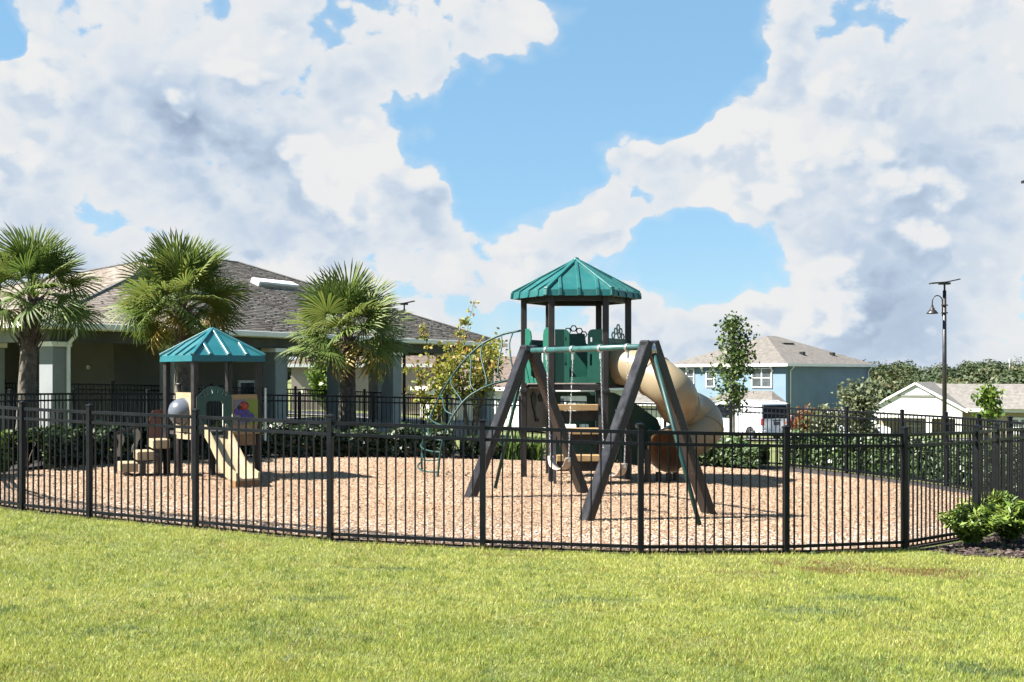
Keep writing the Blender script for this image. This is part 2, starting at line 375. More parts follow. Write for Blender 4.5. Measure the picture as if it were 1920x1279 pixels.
class MB:
    """collects faces for one mesh object"""
    def __init__(s):
        s.v, s.f, s.m, s.sm = [], [], [], []
    def add(s, vs, fs, mi=0, smooth=False):
        k = len(s.v)
        s.v += [tuple(v) for v in vs]
        for f in fs:
            s.f.append([i + k for i in f]); s.m.append(mi); s.sm.append(smooth)
    def box(s, c, size, mi=0, M4=None):
        hx, hy, hz = size[0] / 2, size[1] / 2, size[2] / 2
        vs = [Vector((c[0] + x * hx, c[1] + y * hy, c[2] + z * hz)) for z in (-1, 1) for y in (-1, 1) for x in (-1, 1)]
        if M4 is not None:
            vs = [M4 @ v for v in vs]
        s.add(vs, [(0, 2, 3, 1), (4, 5, 7, 6), (0, 1, 5, 4), (2, 6, 7, 3), (0, 4, 6, 2), (1, 3, 7, 5)], mi)
    def bar(s, a, b, w, h, up=(0, 0, 1), mi=0):
        a, b = Vector(a), Vector(b)
        d = (b - a).normalized(); u = Vector(up)
        x = d.cross(u)
        if x.length < 1e-4:
            x = d.cross(Vector((1, 0, 0)))
        x.normalize(); y = x.cross(d).normalized()
        vs = [p + x * (i * w / 2) + y * (j * h / 2) for p in (a, b) for j in (-1, 1) for i in (-1, 1)]
        s.add(vs, [(0, 1, 3, 2), (4, 6, 7, 5), (0, 4, 5, 1), (2, 3, 7, 6), (0, 2, 6, 4), (1, 5, 7, 3)], mi)
    def tube(s, pts, r, n=10, mi=0, caps=True, smooth=True):
        pts = [Vector(p) for p in pts]
        rs = r if isinstance(r, (list, tuple)) else [r] * len(pts)
        vs = []
        t0 = (pts[1] - pts[0]).normalized()
        nrm = t0.orthogonal().normalized()
        prev = t0
        for i, p in enumerate(pts):
            if i == 0: t = t0
            elif i == len(pts) - 1: t = (pts[-1] - pts[-2]).normalized()
            else: t = (pts[i + 1] - pts[i - 1]).normalized()
            q = prev.rotation_difference(t)
            nrm = (q @ nrm).normalized(); prev = t
            b = t.cross(nrm)
            for k in range(n):
                a = 2 * math.pi * k / n
                vs.append(p + (nrm * math.cos(a) + b * math.sin(a)) * rs[i])
        fs = []
        for i in range(len(pts) - 1):
            for k in range(n):
                fs.append((i * n + k, i * n + (k + 1) % n, (i + 1) * n + (k + 1) % n, (i + 1) * n + k))
        s.add(vs, fs, mi, smooth)
        if caps:
            k0 = len(s.v) - len(vs)
            s.f.append([k0 + i for i in range(n)][::-1]); s.m.append(mi); s.sm.append(False)
            s.f.append([k0 + (len(pts) - 1) * n + i for i in range(n)]); s.m.append(mi); s.sm.append(False)
    def lathe(s, prof, n=16, c=(0, 0, 0), mi=0, M4=None, smooth=True):
        vs, fs = [], []
        for r, z in prof:
            for k in range(n):
                a = 2 * math.pi * k / n
                p = Vector((c[0] + r * math.cos(a), c[1] + r * math.sin(a), c[2] + z))
                vs.append(M4 @ p if M4 is not None else p)
        for i in range(len(prof) - 1):
            for k in range(n):
                fs.append((i * n + k, i * n + (k + 1) % n, (i + 1) * n + (k + 1) % n, (i + 1) * n + k))
        s.add(vs, fs, mi, smooth)
    def prism(s, outline, th, holes=(), M4=None, mi=0, mi_side=None):
        """2-D outline (x, y) with holes, extruded from z = -th/2 to th/2"""
        if mi_side is None: mi_side = mi
        bm = bmesh.new(); loops = []
        for lp in [outline] + list(holes):
            vsx = [bm.verts.new((p[0], p[1], 0)) for p in lp]
            loops.append(vsx)
            for i in range(len(vsx)):
                bm.edges.new((vsx[i], vsx[(i + 1) % len(vsx)]))
        bmesh.ops.triangle_fill(bm, use_beauty=True, use_dissolve=False, edges=bm.edges[:], normal=(0, 0, 1))
        bm.verts.index_update()
        n = len(bm.verts)
        base = [v.co.copy() for v in bm.verts]
        tris = []
        for f in bm.faces:
            idx = [v.index for v in f.verts]
            if f.normal.z < 0: idx.reverse()
            tris.append(idx)
        vs = [Vector((p.x, p.y, th / 2)) for p in base] + [Vector((p.x, p.y, -th / 2)) for p in base]
        if M4 is not None:
            vs = [M4 @ v for v in vs]
        fs = tris + [[i + n for i in t[::-1]] for t in tris]
        side = []; k = 0
        for li, lp in enumerate(loops):
            m = len(lp)
            ar = sum(lp[i].co.x * lp[(i + 1) % m].co.y - lp[(i + 1) % m].co.x * lp[i].co.y for i in range(m))
            flip = (ar > 0) == (li > 0)
            for i in range(m):
                a, b = k + i, k + (i + 1) % m
                q = (a, a + n, b + n, b)
                side.append(q[::-1] if flip else q)
            k += m
        bm.free()
        s.add(vs, fs, mi)
        k0 = len(s.v) - len(vs)
        for q in side:
            s.f.append([i + k0 for i in q]); s.m.append(mi_side); s.sm.append(False)
    def mesh(s, name, mats, bevel=0.0):
        me = bpy.data.meshes.new(name)
        me.from_pydata(s.v, [], s.f)
        for m in (mats if isinstance(mats, (list, tuple)) else [mats]):
            me.materials.append(m)
        me.polygons.foreach_set('material_index', s.m)
        me.polygons.foreach_set('use_smooth', s.sm)
        if bevel:
            bm = bmesh.new(); bm.from_mesh(me)
            bmesh.ops.bevel(bm, geom=bm.edges[:], offset=bevel, segments=1, profile=0.5, affect='EDGES', clamp_overlap=True)
            bm.to_mesh(me); bm.free()
        me.update()
        return me
    def build(s, name, mats, parent=None, mw=None, bevel=0.0):
        return link(name, s.mesh(name, mats, bevel), parent, mw)


def np_mesh(name, verts, faces, m, tint=None):
    me = bpy.data.meshes.new(name)
    nv, (nf, k) = len(verts), faces.shape
    me.vertices.add(nv); me.vertices.foreach_set('co', np.asarray(verts, dtype=np.float32).ravel())
    me.loops.add(nf * k); me.loops.foreach_set('vertex_index', faces.astype(np.int32).ravel())
    me.polygons.add(nf)
    me.polygons.foreach_set('loop_start', np.arange(0, nf * k, k, dtype=np.int32))
    me.polygons.foreach_set('loop_total', np.full(nf, k, dtype=np.int32))
    me.materials.append(m)
    if tint is not None:
        a = me.attributes.new('tint', 'FLOAT', 'POINT')
        a.data.foreach_set('value', np.asarray(tint, dtype=np.float32))
    me.update(calc_edges=True)
    return me


def vnoise(x, y, seed=0):
    """smooth value noise, numpy"""
    xi, yi = np.floor(x).astype(int), np.floor(y).astype(int)
    fx, fy = x - xi, y - yi
    fx, fy = fx * fx * (3 - 2 * fx), fy * fy * (3 - 2 * fy)
    def h(a, b):
        n = (a * 374761393 + b * 668265263 + seed * 1442695) & 0x7fffffff
        n = ((n ^ (n >> 13)) * 1274126177) & 0x7fffffff
        return ((n ^ (n >> 16)) & 0xffff) / 65535.0
    return (h(xi, yi) * (1 - fx) + h(xi + 1, yi) * fx) * (1 - fy) + (h(xi, yi + 1) * (1 - fx) + h(xi + 1, yi + 1) * fx) * fy


def unit(a):
    return a / np.maximum(1e-6, np.linalg.norm(a, axis=1, keepdims=True))


def leaves(name, pts, size, m, parent=None, elong=1.7, out=None, outw=0.6, upw=0.2, tint=None, jit=0.4):
    """one mesh of leaf-shaped faces at pts"""
    pts = np.asarray(pts, dtype=float); n = len(pts)
    nr = rng.normal(size=(n, 3))
    if out is not None:
        nr = unit(nr) * (1 - outw) + out * outw
    nr[:, 2] += upw
    nr = unit(nr)
    a = unit(np.cross(nr, rng.normal(size=(n, 3))))
    b = np.cross(nr, a)
    sz = size * (1 + jit * rng.uniform(-1, 1, (n, 1)))
    L, Wd = sz * elong * 0.5, sz * 0.5
    bend = nr * sz * 0.12
    v = np.stack([pts - a * L - bend, pts + b * Wd + bend, pts + a * L - bend, pts - b * Wd + bend], axis=1).reshape(-1, 3)
    f = np.arange(n * 4).reshape(n, 4)
    t = rng.uniform(0, 1, n) if tint is None else np.clip(tint + rng.normal(0, 0.13, n), 0, 1)
    o = link(name, np_mesh(name, v, f, m, np.repeat(t, 4)), parent)
    return o


def sstep(a, b, x):
    t = np.clip((x - a) / (b - a), 0, 1)
    return t * t * (3 - 2 * t)


def zg(x, y):
    base = 0.04 - 0.024 * np.clip(x, -12, 10)
    d = np.clip(y - 30, 0, 90)
    return base - (0.012 + 0.026 * sstep(-12, 8, x)) * d


def Z(x, y):
    return float(zg(np.float64(x), np.float64(y)))


def P(px, py, y):
    """a place measured in the photograph, at a chosen distance"""
    return Vector(((px - 960) / FPX * y, y, CAM_H - (py - HZ) / FPX * y))


def face_matrix(o, xdir, zdir):
    """local x along xdir, local y up, local z outward"""
    x = Vector(xdir).normalized(); z = Vector(zdir).normalized(); y = z.cross(x)
    m = Matrix((x, y, z)).transposed().to_4x4()
    m.translation = Vector(o)
    return m


def arc(cx, cy, r, a0, a1, n):
    return [(cx + r * math.cos(R(a0 + (a1 - a0) * i / n)), cy + r * math.sin(R(a0 + (a1 - a0) * i / n))) for i in range(n + 1)]


def rrect(x0, y0, x1, y1, r, n=4):
    return arc(x1 - r, y1 - r, r, 0, 90, n) + arc(x0 + r, y1 - r, r, 90, 180, n) + arc(x0 + r, y0 + r, r, 180, 270, n) + arc(x1 - r, y0 + r, r, 270, 360, n)


def spline(pts, n=8):
    """Catmull-Rom through pts"""
    P_ = [Vector(p) for p in pts]
    P_ = [P_[0] * 2 - P_[1]] + P_ + [P_[-1] * 2 - P_[-2]]
    o = []
    for i in range(1, len(P_) - 2):
        p0, p1, p2, p3 = P_[i - 1:i + 3]
        for k in range(n):
            t = k / n
            o.append(0.5 * ((2 * p1) + (p2 - p0) * t + (2 * p0 - 5 * p1 + 4 * p2 - p3) * t * t + (3 * p1 - p0 - 3 * p2 + p3) * t ** 3))
    o.append(P_[-2])
    return o


# ================================================================== THE SETTING
def ground():
    xs = np.array([-3000, -1200, -500, -200, -120, -80, -60] + list(np.arange(-48, 64, 2.0)) + [70, 90, 130, 200, 400, 1000, 3000], dtype=float)
    ys = np.array([-60, -20, -8] + list(np.arange(-4, 30, 2.0)) + list(np.arange(30, 122, 3.0)) + [130, 180, 300, 600, 1200, 3000], dtype=float)
    X, Y = np.meshgrid(xs, ys)
    V = np.stack([X, Y, zg(X, Y)], axis=2).reshape(-1, 3)
    nx, ny = len(xs), len(ys)
    i = np.arange(nx - 1)[None, :] + np.arange(ny - 1)[:, None] * nx
    F = np.stack([i, i + 1, i + nx + 1, i + nx], axis=2).reshape(-1, 4)
    m, t, b = base_mat('lawn_soil')
    co = t.n('ShaderNodeTexCoord')
    n1 = t.noise(co.outputs['Object'], 0.5, 5.0, 0.6); n2 = t.noise(co.outputs['Object'], 22.0, 6.0, 0.7)
    c = t.mix(t.smooth(n1.outputs['Fac'], 0.35, 0.65), (0.125, 0.150, 0.032), (0.160, 0.165, 0.040))
    c = t.mix(t.smooth(n2.outputs['Fac'], 0.35, 0.7), (0.070, 0.085, 0.022), c)
    t.l(c, b.inputs['Base Color']); b.inputs['Roughness'].default_value = 0.95
    bp = t.n('ShaderNodeBump'); bp.inputs['Distance'].default_value = 0.03
    t.l(n2.outputs['Fac'], bp.inputs['Height']); t.l(bp.outputs[0], b.inputs['Normal'])
    o = link('ground', np_mesh('ground', V, F, m))
    tag(o, kind='structure')


ground()


def sheet(name, outline, m, dz):
    me = bpy.data.meshes.new(name)
    me.from_pydata([(x, y, Z(x, y) + dz) for x, y in outline], [], [list(range(len(outline)))])
    me.materials.append(m)
    bm = bmesh.new(); bm.from_mesh(me)
    bmesh.ops.recalc_face_normals(bm, faces=bm.faces[:])
    if bm.faces[:][0].normal.z < 0: bmesh.ops.reverse_faces(bm, faces=bm.faces[:])
    bmesh.ops.triangulate(bm, faces=bm.faces[:]); bm.to_mesh(me); bm.free()
    o = link(name, me)
    return tag(o, kind='structure')


FRONT = [(-9.75, 19.6), (-8.95, 18.0), (-7.85, 16.65), (-6.53, 15.65), (-5.42, 15.05), (-3.87, 14.35), (-2.10, 13.55), (-0.33, 13.25), (1.44, 13.12),
         (3.13, 13.4), (4.69, 14.03), (6.1, 15.4), (6.78, 16.4), (7.85, 17.6), (8.6, 19.2)]
BACK = [(8.6, 19.2), (8.66, 20.4), (8.6, 21.6), (8.45, 22.85), (7.98, 24.0), (7.3, 25.6), (6.35, 26.95), (5.2, 27.9), (3.7, 28.35), (2.0, 28.6), (0.2, 28.8), (-1.6, 28.9), (-3.4, 28.7),
        (-5.1, 28.2), (-6.7, 27.3), (-8.1, 26.1), (-9.2, 24.6), (-9.8, 22.9), (-9.95, 21.2), (-9.75, 19.6)]
MULCH_BACK = [(8.2, 19.4), (8.15, 21.0), (7.75, 22.6), (7.05, 24.1), (6.0, 25.3), (4.5, 26.2), (2.5, 26.7), (0, 26.9), (-2.5, 26.8), (-4.6, 26.2), (-6.2, 25.2),
              (-7.4, 24.1), (-8.3, 23.0), (-8.7, 21.5), (-9.0, 19.9)]


def fy(x):
    return np.interp(x, [p[0] for p in FRONT], [p[1] for p in FRONT])


sheet('planting_bed', [(x, y - 0.05) for x, y in FRONT] + [(x * 1.01, y + 0.3) for x, y in BACK[1:-1]], M['bed'], 0.012)


def mulch_mat():
    m, t, b = base_mat('wood_mulch')
    co = t.n('ShaderNodeTexCoord')
    vo = t.n('ShaderNodeTexVoronoi'); vo.inputs['Scale'].default_value = 42.0
    mp = t.n('ShaderNodeMapping'); mp.inputs['Scale'].default_value = (1.0, 1.5, 1.0)
    t.l(co.outputs['Object'], mp.inputs['Vector'])
    wn = t.noise(mp.outputs[0], 9.0, 3.0)
    wv = t.vmath('ADD', mp.outputs[0], t.vmath('SCALE', wn.outputs['Color'], scale=0.12))
    t.l(wv, vo.inputs['Vector'])
    c = t.ramp(vo.outputs['Color'], [(0.0, (0.15, 0.088, 0.055)), (0.3, (0.235, 0.142, 0.085)), (0.6, (0.300, 0.200, 0.125)), (1.0, (0.35, 0.265, 0.195))])
    big = t.noise(co.outputs['Object'], 0.55, 5.0, 0.6)
    c = t.mix(t.smooth(big.outputs['Fac'], 0.4, 0.68), c, t.mix(0.45, c, (0.32, 0.165, 0.075)))
    t.l(c, b.inputs['Base Color']); b.inputs['Roughness'].default_value = 0.95
    bp = t.n('ShaderNodeBump'); bp.inputs['Distance'].default_value = 0.03; bp.inputs['Strength'].default_value = 0.8
    t.l(vo.outputs['Distance'], bp.inputs['Height']); t.l(bp.outputs[0], b.inputs['Normal'])
    return m


sheet('play_surface', [(x, y + 0.03) for x, y in FRONT] + MULCH_BACK, mulch_mat(), 0.03)
sheet('mulch_bed', [(4.85, 14.0), (5.15, 13.62), (5.9, 13.4), (6.9, 13.35), (8.2, 13.5), (9.6, 14.0), (10.5, 16.0), (9.5, 19.0), (8.6, 19.1), (7.85, 17.8), (7.05, 16.7), (6.2, 15.28)], M['bed'], 0.010)


def inside(poly, x, y):
    poly = np.array(poly); r = np.zeros(len(x), bool); j = len(poly) - 1
    for i in range(len(poly)):
        xi, yi = poly[i]; xj, yj = poly[j]
        c = ((yi > y) != (yj > y)) & (x < (xj - xi) * (y - yi) / (yj - yi + 1e-12) + xi)
        r ^= c; j = i
    return r


def chips(name, n, box, poly, m, label, zoff, size, cat, greyfun=None):
    x = rng.uniform(box[0], box[1], n); y = box[2] + (box[3] - box[2]) * rng.uniform(0, 1, n) ** 1.25
    k = inside(poly, x, y); x, y = x[k], y[k]; n = len(x)
    z = zg(x, y) + zoff + rng.uniform(0.0, 0.014, n)
    a = rng.uniform(0, 2 * np.pi, n); L = size * rng.uniform(0.5, 1.5, n); w = L * rng.uniform(0.25, 0.5, n)
    d = np.stack([np.cos(a), np.sin(a), rng.normal(0, 0.22, n)], 1); d = unit(d)
    s_ = unit(np.stack([-np.sin(a), np.cos(a), rng.normal(0, 0.28, n)], 1))
    c = np.stack([x, y, z], 1)
    dl, sl = d * L[:, None] / 2, s_ * w[:, None] / 2
    v = np.stack([c - dl - sl, c + dl - sl, c + dl + sl, c - dl + sl], 1).reshape(-1, 3)
    t = rng.uniform(0, 1, n)
    big = vnoise(x * 0.5, y * 0.5, 5)
    t = np.clip(t * 0.75 + big * 0.25, 0, 1)
    for hx, hy, hr in ((.75, 18.35, .75), (1.6, 17.0, .75), (2.75, 21.5, .6), (-4.35, 19.1, .55), (.9, 21.0, .6), (-1.4, 21.6, .6)):       # kicked-out hollows show damp orange mulch
        f = np.exp(-((x - hx) ** 2 + ((y - hy) * 1.2) ** 2) / hr ** 2)
        t = np.where(rng.uniform(0, 1, n) < .75 * f, rng.uniform(.0, .3, n), t)
    t = np.where(rng.uniform(0, 1, n) < .07 + .15 * (vnoise(x * .9, y * .9, 15) > .62), rng.uniform(0, .22, n), t)
    if greyfun is not None:
        g = greyfun(x, y)
        t = np.where(rng.uniform(0, 1, n) < g, rng.choice([1.0, 0.97, 0.9, 0.06], n), t)
    o = link(name, np_mesh(name, v, np.arange(n * 4).reshape(n, 4), m, np.repeat(t, 4)))
    tag(o, label, cat, kind='stuff')


chips('wood_chips', 260000, (-9.5, 8.5, 13.0, 26.9), [(x, y + 0.05) for x, y in FRONT] + MULCH_BACK, LEAF['chip'],
      'loose tan and orange wood chips covering the playground floor', 0.034, 0.027, 'wood chips',
      lambda x, y: 0.75 * np.exp(-(np.maximum(0, y - fy(x)) / 1.3) ** 1.5))
chips('bark_chips', 9000, (4.8, 9.6, 13.3, 17.5), [(4.9, 13.95), (5.2, 13.66), (5.9, 13.44), (6.9, 13.4), (8.2, 13.55), (9.5, 14.0), (9.6, 17.5), (7.7, 17.4), (7.05, 16.6), (6.2, 15.2)],
      LEAF['darkchip'], 'dark bark mulch in the bed right of the fence', 0.016, 0.06, 'bark mulch')


def grass():
    n = 600000
    # more blades close to the camera
    u = rng.uniform(0, 1, n)
    y = 6.6 + (17.2 - 6.6) * u ** 1.35
    hw = y * 0.4364 + 0.9
    x = rng.uniform(-1, 1, n) * hw
    edge = fy(x) - 0.03 - 0.16 * np.maximum(0, rng.normal(0, 0.35, n))
    k = (y < edge) & ~inside([(4.75, 14.2), (5.1, 13.66), (5.9, 13.44), (6.9, 13.38), (8.2, 13.5), (9.8, 14.0), (10.5, 18.0), (6, 18)], x, y + rng.normal(0, 0.05, n))
    x, y = x[k], y[k]; n = len(x)
    nt = 900
    ty = 6.8 + 8.5 * rng.uniform(0, 1, nt) ** 1.2; tx = rng.uniform(-1, 1, nt) * ty * .44
    ti = rng.integers(0, nt, 18000); gx = tx[ti] + rng.normal(0, .028, len(ti)); gy = ty[ti] + rng.normal(0, .028, len(ti))
    ok = gy < fy(gx) - .05; gx, gy, ti = gx[ok], gy[ok], ti[ok]
    tuft = np.concatenate([np.zeros(n, bool), np.ones(len(gx), bool)]); tk = np.concatenate([np.zeros(n), (ti * 37 % 100) / 100.0])
    x, y = np.concatenate([x, gx]), np.concatenate([y, gy]); n = len(x)
    z = zg(x, y) - 0.004
    clump = vnoise(x * 3.1, y * 3.1, 2) * 0.5 + vnoise(x * 9.0, y * 9.0, 3) * 0.5
    h = (0.016 + 0.026 * clump) * rng.uniform(0.6, 1.5, n)
    h = np.where(tuft, h * 1.55, h)
    # taller fringe against the fence
    h *= 1 + 0.9 * np.exp(-np.maximum(0, fy(x) - y) / 0.07)
    a = rng.uniform(0, 2 * np.pi, n)
    lean = rng.uniform(0.15, 1.0, n) * h
    la = rng.uniform(0, 2 * np.pi, n)
    w = rng.uniform(0.0018, 0.0036, n) * (0.8 + y / 22)
    b0 = np.stack([x - np.cos(a) * w, y - np.sin(a) * w, z], 1)
    b1 = np.stack([x + np.cos(a) * w, y + np.sin(a) * w, z], 1)
    tp = np.stack([x + np.cos(la) * lean, y + np.sin(la) * lean, z + h], 1)
    v = np.stack([b0, b1, tp], 1).reshape(-1, 3)
    big = vnoise(x * 0.55, y * 0.9, 11) * 0.6 + vnoise(x * 1.7, y * 2.2, 12) * 0.4
    fine = vnoise(x * 6.0, y * 6.0, 31)
    t = 0.30 + 0.42 * big + 0.20 * fine + rng.normal(0, 0.13, n) + 0.10 * sstep(9, 13, y)
    t = np.clip(t, 0.27, 1.0)
    t = np.where(rng.uniform(0, 1, n) < 0.05 + 0.12 * (vnoise(x * 1.3, y * 1.6, 41) > .68), rng.uniform(.08, .2, n), t)
    t = np.where(tuft, np.where(tk < .8, .27 + .25 * tk, .80 + .1 * tk), t)
    rr = rng.uniform(0, 1, n)
    def patch(cx, cy, rx, ry):
        wob = vnoise(x * 3.5, y * 5.0, 21) - 0.5
        return np.clip(1.25 - np.hypot((x - cx) / rx, (y - cy) / ry) + wob * 1.7, 0, 1)
    brown = np.maximum.reduce([patch(3.4, 12.75, .65, .2), patch(4.35, 12.25, .8, .26), patch(3.6, 12.3, .6, .24), patch(5.35, 12.35, .3, .12), patch(0.05, 12.75, .3, .06), patch(2.3, 12.0, .4, .1) * .5])
    green = np.maximum.reduce([patch(-1.75, 10.1, .45, .16), patch(0.65, 10.3, .40, .12), patch(2.35, 10.15, .5, .22), patch(-1.2, 11.7, .45, .12), patch(0.2, 11.95, .35, .1), patch(3.2, 10.7, .4, .12),
                               patch(-2.9, 8.6, .3, .16), patch(1.4, 11.5, .35, .08), patch(-4.2, 9.3, .4, .15), patch(3.2, 8.2, .4, .2)])
    t = np.where(rr < brown * 0.75, rng.uniform(0.0, 0.17, n), np.where(rr < green * 0.75, rng.uniform(0.22, 0.32, n), t))
    o = link('grass', np_mesh('grass', v, np.arange(n * 3).reshape(n, 3), LEAF['grass'], np.repeat(t, 3)))
    tag(o, 'short yellow-green lawn grass in front of the black fence', 'grass', kind='stuff')


grass()


def strip(name, pts, half, m, dz):
    vs, fs = [], []
    for i, (x, y) in enumerate(pts):
        a = Vector(pts[max(0, i - 1)]); b = Vector(pts[min(len(pts) - 1, i + 1)])
        d = (b - a).normalized(); nrm = Vector((-d.y, d.x))
        for s_ in (-1, 1):
            q = Vector((x, y)) + nrm * half * s_
            vs.append((q.x, q.y, Z(q.x, q.y) + dz))
    for i in range(len(pts) - 1):
        fs.append((2 * i, 2 * i + 2, 2 * i + 3, 2 * i + 1))
    me = bpy.data.meshes.new(name); me.from_pydata(vs, [], fs); me.materials.append(m)
    bm = bmesh.new(); bm.from_mesh(me)
    if bm.faces[:] and sum(f.normal.z for f in bm.faces) < 0: bmesh.ops.reverse_faces(bm, faces=bm.faces[:])
    bm.to_mesh(me); bm.free()
    return tag(link(name, me), kind='structure')


strip('road', [(x, 64 - 0.12 * x) for x in range(-60, 91, 3)], 3.6, M['asphalt'], 0.10)
strip('pavement', [(x, 58.6 - 0.12 * x) for x in range(-60, 91, 3)], 0.75, M['concrete'], 0.14)


# ================================================================== FENCES
FH = 1.43
def picket_mesh(h):
    mb = MB(); mb.box((0, 0, h / 2), (0.0165, 0.0165, h)); return mb.mesh('picket', M['fence'])
PICK = picket_mesh(FH - 0.09)
mb = MB(); mb.box((0, 0, (FH + 0.01) / 2), (0.064, 0.064, FH + 0.01)); POST = mb.mesh('post', M['fence'], 0.004)
mb = MB(); mb.box((0, 0, 0.008), (0.076, 0.076, 0.016)); mb.add([(-.034, -.034, .016), (.034, -.034, .016), (.034, .034, .016), (-.034, .034, .016), (0, 0, .034)], [(0, 1, 4), (1, 2, 4), (2, 3, 4), (3, 0, 4)])
CAP = mb.mesh('cap', M['fence'])


def fence(name, pts, label, cat='fence', zf=Z, first=True, last=True, spacing=0.109):
    o0 = Vector((pts[0][0], pts[0][1], zf(*pts[0])))
    root = empty(name, o0, 0, label, cat)
    for i, p in enumerate(pts):
        if (i == 0 and not first) or (i == len(pts) - 1 and not last):
            continue
        a = Vector(pts[max(0, i - 1)]); b = Vector(pts[min(len(pts) - 1, i + 1)])
        ang = math.atan2(b.y - a.y, b.x - a.x)
        w = Vector((p[0], p[1], zf(*p)))
        po = link('post', POST, root); po.location = w - o0; po.rotation_euler = (0, 0, ang)
        c = link('cap', CAP, po); c.location = (0, 0, FH + 0.011)
    for i in range(len(pts) - 1):
        a = Vector((*pts[i], zf(*pts[i]))) - o0; b = Vector((*pts[i + 1], zf(*pts[i + 1]))) - o0
        d = (b - a).normalized(); a2, b2 = a + d * 0.034, b - d * 0.034
        for hz, w, hgt in ((FH - 0.065, 0.034, 0.040), (FH - 0.195, 0.032, 0.036), (0.085, 0.032, 0.036)):
            mb = MB(); mb.bar(a2 + Vector((0, 0, hz)), b2 + Vector((0, 0, hz)), w, hgt)
            mb.build('rail', M['fence'], root)
        L = (b - a).length
        n = max(1, round(L / spacing) - 1)
        ang = math.atan2(d.y, d.x)
        for k in range(1, n + 1):
            q = a.lerp(b, k / (n + 1))
            pk = link('picket', PICK, root); pk.location = q + Vector((0, 0, 0.025)); pk.rotation_euler = (random.gauss(0, .002), random.gauss(0, .002), ang)
    return root


fence('metal_fence', FRONT, 'black picket fence curving along the lawn edge in front of the playground')
fence('metal_fence', BACK[:11], 'black picket fence along the right rear of the playground, before the tall hedge', first=False, last=True)
fence('metal_fence', BACK[10:], 'black picket fence along the left rear of the playground, behind the palms\' side hedge', first=False, last=False)


# ================================================================== PAVILION
PA = Vector((-11.2, 28.0)); PU = Vector((0.5, 0.866)); PV = Vector((-0.866, 0.5))
def pv(t, k, z):
    q = PA + PU * t + PV * k
    return Vector((q.x, q.y, z))


